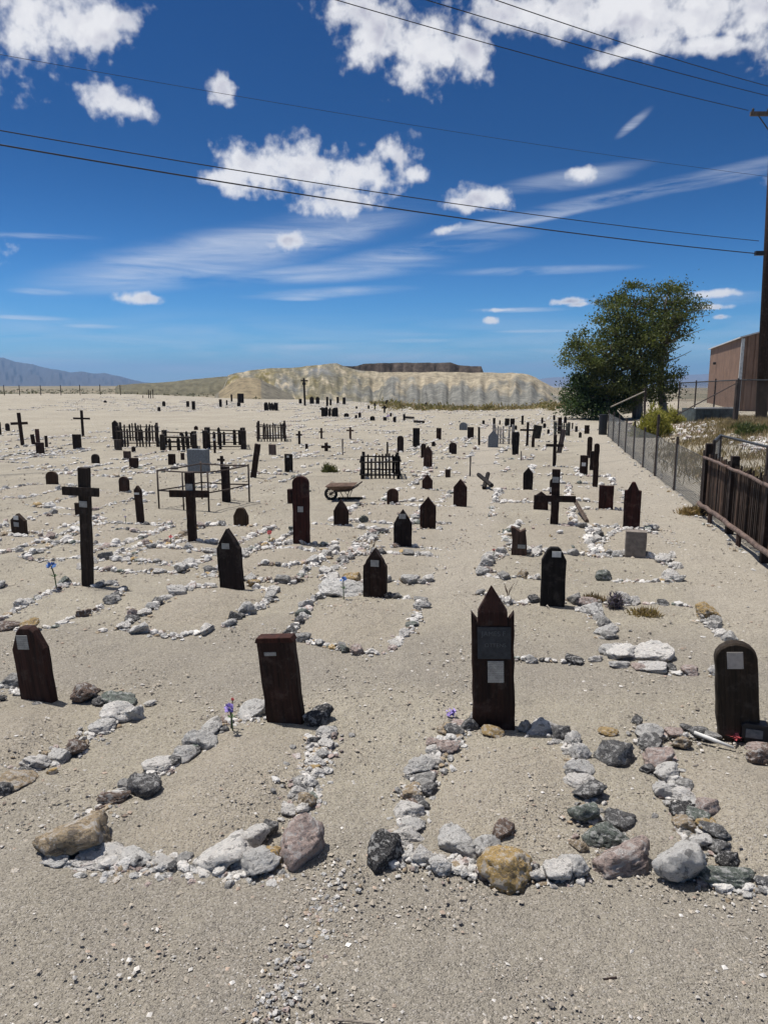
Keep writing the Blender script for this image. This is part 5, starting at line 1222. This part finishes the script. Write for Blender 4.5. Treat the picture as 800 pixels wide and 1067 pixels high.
def massif(name, label, x0, x1, n, d0, d1, d2, top_tab, base_drop, colf, gully=.5, rough=1.0, nv=22, roughz=1.0, endfade=.04):
    """a bank: foot at depth d0, crest at d1, plateau back to d2; crest line given as (pixel, row) pairs"""
    V, C, Fs = [], [], []; nb = 6; tot = nv+nb+4
    for i in range(n+1):
        px = x0+(x1-x0)*i/n; u = (px-400)/F/math.cos(0); e = min(1, i/n/endfade, (1-i/n)/endfade)
        zt_ = z_at(interp(top_tab, px), d1)
        for j in range(tot+1):
            if j <= nv:
                s = j/nv; d = d0+(d1-d0)*s; zb = h0(u*d, d)-base_drop
                prof = s**1.0
                g = mn.noise(Vector((px*.055*gully, 3.1, 0)))*1.4+mn.noise(Vector((px*.19*gully, 1.7, s*.7)))*.8
                z = zb+(zt_-zb)*prof*1.0 + g*roughz*math.sin(math.pi*min(1, s*1.02))*rough*1.9
                dd = d + g*rough*5*math.sin(math.pi*s)
            elif j <= nv+nb: s = 1+(j-nv)/nb; dd = d1+(d2-d1)*(s-1); z = zt_+mn.noise(Vector((px*.1, s*3, 0)))*.2*roughz-(s-1)*.3
            else: s = 2+(j-nv-nb)/4; dd = d2+(s-2)*(d1-d0); z = zt_-(s-2)*(zt_+6)
            zz = z if j <= nv+nb else z
            q = mn.fractal(Vector((u*dd*.12, dd*.12, z*.3)), 1.0, 2.0, 4)*.35*roughz
            V.append((u*dd, dd, (zz+q)*e+(-6)*(1-e) if e < 1 else zz+q)); C.append(colf(px, s))
    for i in range(n):
        for j in range(tot):
            a = i*(tot+1)+j; Fs.append((a, a+tot+1, a+tot+2, a+1))
    o = link_mesh(name, fast_mesh(name, np.array(V), np.array(Fs), np.array(C), True), M_TAIL); tag(o, label, 'hill' if label else None, kind='structure'); return o
def col_main(px, s):
    n = mn.fractal(Vector((px*.045, s*3.2, 0)), .8, 2., 5)*1.2; n2 = mn.fractal(Vector((px*.16, s*5, 4)), .7, 2., 5)*1.3
    cream, grey, olive, brown = np.array((.37, .325, .24)), np.array((.215, .215, .195)), np.array((.22, .19, .095)), np.array((.18, .135, .09))
    if px < 400:
        t = max(0, min(1, (px-360)/60+n)); left = grey*(.5-n*.8)+olive*(.5+n*.8); left = left*(1-max(0, n2)) + cream*max(0, n2)
        c = left*(1-t)+(cream if s > .6 else grey)*t
    else:
        t = max(0, min(1, (s-.52)*4+n*1.3)); c = grey*(1-t)+cream*t
        if s < .18: t = (.18-s)/.18; c = c*(1-t)+brown*t
    return c*(1+.25*n2)
top_main = [(225,396),(245,390),(262,386.5),(285,384),(315,382.5),(335,380),(345,378),(352,377.5),(358,381),(375,386),(400,388),(450,388),(505,388.5),(540,388.5),(546,389.5),(556,394),(568,401),(580,409),(592,417),(600,420)]
massif('tailings_hill', None, 225, 600, 420, 150, 205, 270, top_main, 1.0, col_main, 1.0, 1.0, 48)
massif('slag_terrace', None, 340, 517, 90, 232, 246, 300, [(340,388),(352,381),(358,381.5),(372,381.5),(380,379.5),(400,378.5),(430,377.8),(468,377.8),(476,380.5),(500,381.5),(506,384),(513,388)], 0, lambda px, s: np.array((.075, .062, .054))*(1+.9*mn.fractal(Vector((px*.3, s*1.5, 0)), .8, 2., 4)), 2.2, .5, 14, .9, .10)
massif('tan_spoil_cone', None, 222, 312, 60, 118, 150, 162, [(222,415),(238,402),(250,394.5),(262,393),(272,394.5),(290,404),(302,411),(312,418)], 1.5, lambda px, s: np.array((.30, .25, .165) if abs(px-252) < 22 else (.21, .195, .155))*(1+.2*mn.noise(Vector((px*.2, s*2, 0)))), 1.2, .35, 16, .4)
massif('low_brush_hill', None, 120, 262, 60, 210, 330, 400, [(120,402),(155,399.5),(185,397.5),(200,395.5),(235,392.5),(262,390)], 0, lambda px, s: np.array((.15, .14, .095))*(1+.5*mn.noise(Vector((px*.2, s*6, 0)))), 1, 1, 12, .5)
def range_(name, x0, x1, n, d, depth, tab, amp, col, seed):
    V, Fs, C = [], [], []; m = 14
    for i in range(n+1):
        px = x0+(x1-x0)*i/n; u = (px-400)/F
        zt_ = z_at(interp(tab, px), d)+mn.noise(Vector((px*.11, seed, 0)))*amp*.5+mn.noise(Vector((px*.35, seed, 0)))*amp*.25
        for j in range(m+1):
            s = j/m; dd = d-depth*(1-s) if s <= 1 else d; base = -42
            rid = 1+.5*mn.noise(Vector((px*.09+s*1.3, s*2.0, seed)))*math.sin(math.pi*s)+.35*mn.noise(Vector((px*.28-s*2, s*3, seed)))*math.sin(math.pi*s)
            V.append((u*dd, dd, base+(zt_-base)*(s**1.3)*rid)); C.append(col)
        V.append((u*(d+depth), d+depth, -60)); C.append(col)
    m2 = m+2
    for i in range(n):
        for j in range(m2-1): a = i*m2+j; Fs.append((a, a+m2, a+m2+1, a+1))
    o = link_mesh(name, fast_mesh(name, np.array(V), np.array(Fs), np.array(C), False), M_TAIL); tag(o, kind='structure')
range_('mountain_range', -260, 175, 150, 5200, 1900, [(-260,360),(-100,352),(-40,362),(-20,368),(0,371),(12,373),(25,377),(40,379.5),(58,384),(70,386),(80,388),(92,387),(100,389),(115,389),(125,391),(140,395),(155,398.5),(175,401)], 10, (.085, .085, .095), 2.0)
range_('far_mountains', 540, 900, 90, 9500, 1800, [(540,397),(575,393),(610,393),(660,392),(700,391.5),(730,389.5),(760,391),(820,388),(900,392)], 20, (.20, .17, .15), 7.0)
range_('far_mountains', 150, 560, 60, 9800, 1500, [(150,400),(200,397),(300,398),(560,397)], 15, (.20, .18, .16), 9.0)

# ================================================================== ground sheet
def axis(near, far, step0, grow):
    a = [0.0]; s = step0
    while a[-1] < far:
        if a[-1] > near: s *= grow
        a.append(a[-1]+s)
    return a
ya = axis(9, 12000, .075, 1.045); yn = axis(1, 300, .15, 1.25)
ys = [-v for v in reversed(yn[1:])]+ya
xa = axis(5.5, 9000, .085, 1.06); xs = [-v for v in reversed(xa[1:])]+xa
XX, YY = np.meshgrid(xs, ys)
zs = np.array([[hh(x, y)+(.020*mn.fractal(Vector((x*2.2, y*2.2, 0)), 1.0, 2.1, 4) if abs(x) < 14 and y < 22 else 0) for x in xs] for y in ys])
V = np.stack([XX, YY, zs], -1).reshape(-1, 3); nx, ny = len(xs), len(ys)
I = np.arange(nx*ny).reshape(ny, nx); Fg = np.stack([I[:-1, :-1], I[:-1, 1:], I[1:, 1:], I[1:, :-1]], -1).reshape(-1, 4)
SC = np.zeros((len(V), 3), np.float32)
for i_, (x, y, z) in enumerate(V):
    if not (-20 < x < 30 and -1 < y < 45): 
        SC[i_] = (.45 if y < 0 else .1, 0, 0); continue
    gr = (1-sst(3.0, 4.0, y+.2*math.sin(x*2))) * .9 + sst(4.7, 5.2, y)*(1-sst(5.9, 6.8, y+.03*x))*.75
    pa = max((1-sst(.25, .6, abs(x-(-.45+.158*y))))*sst(6, 8, y), (1-sst(.35, .75, abs(x-(2.2+.205*y))))*sst(5, 7, y))
    mo = 0
    if y < 16:
        for (cx, cy, dx, dy, hl, hw, ht) in MOUNDS:
            ax, ay = x-cx, y-cy; u_ = (ax*dx+ay*dy)/hl; t_ = (ax*dy-ay*dx)/hw
            if abs(u_) < 1.2 and abs(t_) < 1.2: mo = max(mo, 1-sst(.75, 1.1, max(abs(u_), abs(t_))))
    SC[i_] = (gr*(1-mo)*(1-pa), mo*(1-pa), pa)
g = link_mesh('ground', fast_mesh('ground', V, Fg, SC, True), M_GROUND); tag(g, kind='structure')
print('ground verts', len(V))

# ================================================================== build the stones
PROTO = [fast_mesh('stone', *rock_shape(4, 100+i, 12+i % 7, .05), None, True) for i in range(22)]
PSM = [rock_shape(1, 300+i, 9, .08) for i in range(14)]
for me in PROTO: me.materials.append(M_ROCK)
ORD = ['first','second','third','fourth','fifth','sixth','seventh','eighth','ninth','tenth','eleventh','twelfth','thirteenth','fourteenth','fifteenth','sixteenth','seventeenth','eighteenth','nineteenth','twentieth',
       'twenty-first','twenty-second','twenty-third','twenty-fourth','twenty-fifth','twenty-sixth','twenty-seventh','twenty-eighth','twenty-ninth','thirtieth','thirty-first','thirty-second']
cz = Vector((0, 0, CAM_H))
def vis(s):
    p = s['p']; d = p-cz; u = d.x/max(p.y, .1)
    ok = p.y > 1 and -0.56 < u < 0.56
    return (s['s']/d.length*(1.15 if s['hero'] else 1.0)) if ok and s['g'] else 0
ROCKS = [s for s in ROCKS if s['hero'] or not ((7.6 < s['p'].y < 26 and abs(s['p'].x-(-.45+.158*s['p'].y)) < .30 and s['s'] > .03) or (5.0 < s['p'].y < 30 and abs(s['p'].x-(2.2+.205*s['p'].y)) < .42 and s['s'] > .03))]
ROCKS.sort(key=vis, reverse=True)
ind, rest = ROCKS[:296], ROCKS[296:]
groups = {}
for s in ind: groups.setdefault((s['g'], s['side']), []).append(s)
SH = [lambda q: 'chunky', lambda q: 'angular', lambda q: 'blocky']
for (gname, side), L in groups.items():
    if side in ('left edge', 'right edge'): L.sort(key=lambda s: s['p'].y); how = 'from the front, '+side
    else: L.sort(key=lambda s: s['p'].x); how = 'from the left, '+side
    for i, s in enumerate(L):
        me = PROTO[rnd.randrange(22)]
        o = bpy.data.objects.new('stone', me); COL.objects.link(o)
        x, y = s['p'].x, s['p'].y; sz = s['s']/2; sq = s['sq']
        z = hh(x, y)+sz*sq[2]*(.50 if s['hero'] else .42)
        o.location = (x, y, z); o.rotation_euler = (s['rx'] if not s['hero'] else rnd.uniform(-.15, .15), rnd.uniform(-.2, .2), s['rz'])
        kk_ = 1.22 if s['hero'] else 1.1
        o.scale = (sz*sq[0]*kk_, sz*sq[1]*kk_, sz*sq[2]*kk_)
        c = ROCK_COL[s['c']]; v_ = rnd.uniform(1.0, 1.3); o.color = (c[0]*v_, c[1]*v_, c[2]*v_, 1)
        size = 'large ' if s['s'] > .2 else ('small ' if s['s'] < .085 else '')
        if s['own']: lab = s['own']
        elif gname == 'gravel': lab = 'small ochre stone lying alone in the gravel at lower left'
        elif len(L) == 1: lab = f"{size}{s['c']} stone, largest on the {side} of the {gname} grave"
        else: lab = f"{size}{s['c']} stone, {ORD[i] if i < len(ORD) else 'last'} {how} of {gname} grave"
        lab = lab.replace('plot right of house-shaped marker grave', 'plot beside house-shaped marker').replace('plot under pink flower grave', 'pink flower plot')
        lab = lab.replace('grave grave', 'grave')
        lab = lab.replace(' stone, ', ' stone, ').replace('greenish grey', 'greenish')
        if len(lab.split()) > 16: lab = lab.replace('large ', '').replace('small ', '').replace(' from the front, ', ' up the ').replace(' from the left, ', ' along ')
        if len(lab.split()) > 16: lab = lab.replace('plot beside ', '').replace('greenish ', '').replace('pale ', ''); print('LONG', lab)
        tag(o, lab, 'stone', 'stones edging the graves')
def merge_stones(lst, name, label, shapes, mat, emb=.35):
    V, Fs, C = [], [], []; b = 0
    for s in lst:
        v, f = shapes[rnd.randrange(len(shapes))]; a = s['rz']; ca, sa = math.cos(a), math.sin(a); sq = s['sq']; h = s['s']/2
        q = v*np.array([sq[0]*h, sq[1]*h, sq[2]*h]); q = np.stack([q[:, 0]*ca-q[:, 1]*sa, q[:, 0]*sa+q[:, 1]*ca, q[:, 2]], 1)
        x, y = s['p'].x, s['p'].y; q += np.array([x, y, hh(x, y)+h*sq[2]*emb])
        c = np.array(ROCK_COL[s['c']])*rnd.uniform(.72, 1.05)
        V.append(q); Fs.append(f+b); C.append(np.repeat(c[None], len(v), 0)); b += len(v)
    o = link_mesh(name, fast_mesh(name, np.vstack(V), np.vstack(Fs), np.vstack(C)), mat); tag(o, label, 'stones', kind='stuff')
PS2 = [rock_shape(2, 500+i, 11, .08) for i in range(14)]
PS3 = [rock_shape(3, 700+i, 12, .06) for i in range(10)]
near_r = [s for s in rest if s['p'].y < 7 and s['s'] > .03]; mid_r = [s for s in rest if not (s['p'].y < 7 and s['s'] > .03) and s['p'].y < 20]; far_r = [s for s in rest if s['p'].y >= 20]
allr_V = None
def merge_many(parts, name, label):
    V, Fs, C = [], [], []; b = 0
    for lst, shapes in parts:
        for s in lst:
            v, f = shapes[rnd.randrange(len(shapes))]; a = s['rz']; ca, sa = math.cos(a), math.sin(a); sq = s['sq']; h = s['s']/2
            q = v*np.array([sq[0]*h, sq[1]*h, sq[2]*h]); q = np.stack([q[:, 0]*ca-q[:, 1]*sa, q[:, 0]*sa+q[:, 1]*ca, q[:, 2]], 1)
            x, y = s['p'].x, s['p'].y; q += np.array([x, y, hh(x, y)+h*sq[2]*.3])
            c = np.array(ROCK_COL[s['c']])*rnd.uniform(.72, 1.05)
            V.append(q); Fs.append(f+b); C.append(np.repeat(c[None], len(v), 0)); b += len(v)
    o = link_mesh(name, fast_mesh(name, np.vstack(V), np.vstack(Fs), np.vstack(C)), M_ROCKS); tag(o, label, 'stones', kind='stuff')
merge_many([(near_r, PS3), (mid_r, PS2), (far_r, PSM)], 'small_stones', 'countless small pale and dark stones strewn along the grave borders and across the field')
print('stones', len(ROCKS))
# ---- pebbles
r = np.random.default_rng(21)
N = 75000
rad = .9*np.exp(r.uniform(0, 1, N)**.9*math.log(20/.9)); ang = r.uniform(-.72, .72, N)
x = rad*np.sin(ang); y = rad*np.cos(ang)
keep = np.array([mn.noise(Vector((a*1.3, b*1.3, 2)))+.35*mn.noise(Vector((a*5, b*5, 5))) > (-.20 if b < 3.2 else -.02) + r.uniform(-.25, .35) for a, b in zip(x, y)])
x, y = x[keep], y[keep]; n = len(x)
sz = (.0020+.0065*r.uniform(0, 1, n)**5+.0012*r.uniform(0, 1, n))*(1+.16*np.hypot(x, y))
o8 = np.array([(1,0,0),(-.9,.1,0),(0,1,0),(0.1,-.9,0),(0,0,.8),(0,0,-.6)]); f8 = np.array([(0,2,4),(2,1,4),(1,3,4),(3,0,4),(2,0,5),(1,2,5),(3,1,5),(0,3,5)])
a = r.uniform(0, 6.28, n); ca, sa = np.cos(a), np.sin(a); sc = sz[:, None]*r.uniform(.6, 1.3, (n, 3))*np.array([1, 1, .7])
v = o8[None]*(1+r.normal(0, .18, (n, 6, 3)))*sc[:, None, :]
vx = v[..., 0]*ca[:, None]-v[..., 1]*sa[:, None]; vy = v[..., 0]*sa[:, None]+v[..., 1]*ca[:, None]
zz = np.array([hh(p, q) for p, q in zip(x, y)])+.003
V = np.stack([vx+x[:, None], vy+y[:, None], v[..., 2]+zz[:, None]+sz[:, None]*.3], -1).reshape(-1, 3)
Fp = (f8[None]+(np.arange(n)*6)[:, None, None]).reshape(-1, 3)
pal = 1.12*np.array([(.36,.315,.255),(.33,.29,.24),(.28,.245,.20),(.50,.47,.43),(.60,.57,.53),(.15,.135,.12),(.36,.28,.22),(.42,.39,.35)])
cc = pal[r.choice(8, n, p=[.24,.20,.16,.12,.06,.09,.06,.07])]*r.uniform(.85, 1.15, (n, 1))
o = link_mesh('gravel', fast_mesh('gravel', V, Fp, np.repeat(cc, 6, 0)), M_PEB); tag(o, 'fine mixed grey and tan gravel covering the near ground', 'gravel', kind='stuff')
print('pebbles', n)
# small sticks in the foreground
p = at(368, 1065); tag(MB().tube([at(345, 1064)+Vector((0, 0, .008)), at(392, 1068)+Vector((0, 0, .008))], .0045, 6).build('straw_stalk', M_PALEWOOD), 'pale straw stalk lying at the bottom edge of the gravel', 'stalk')
p = at(636, 1022); tag(MB().tube([at(628, 1022)+Vector((0, 0, .006)), at(642, 1020)+Vector((0, 0, .006))], .004, 6).build('dark_twig', M_WOOD, color=(.03, .02, .018)), 'short dark twig lying in the right foreground gravel', 'twig')

# ================================================================== haze
hm = bpy.data.materials.new('haze'); hm.use_nodes = True; ht = hm.node_tree; ht.nodes.clear()
pv = ht.nodes.new('ShaderNodeVolumePrincipled'); pv.inputs['Color'].default_value = (.34, .60, 1.0, 1); pv.inputs['Density'].default_value = .00013; pv.inputs['Anisotropy'].default_value = .2
ho = ht.nodes.new('ShaderNodeOutputMaterial'); ht.links.new(pv.outputs[0], ho.inputs['Volume'])
mb = MB(); mb.box(-12500, 12500, -900, 14500, -75, 300); hz_ = mb.build('haze', hm); tag(hz_, 'thin bluish air over the whole desert', 'haze', kind='stuff')
print('objects', len(bpy.data.objects))
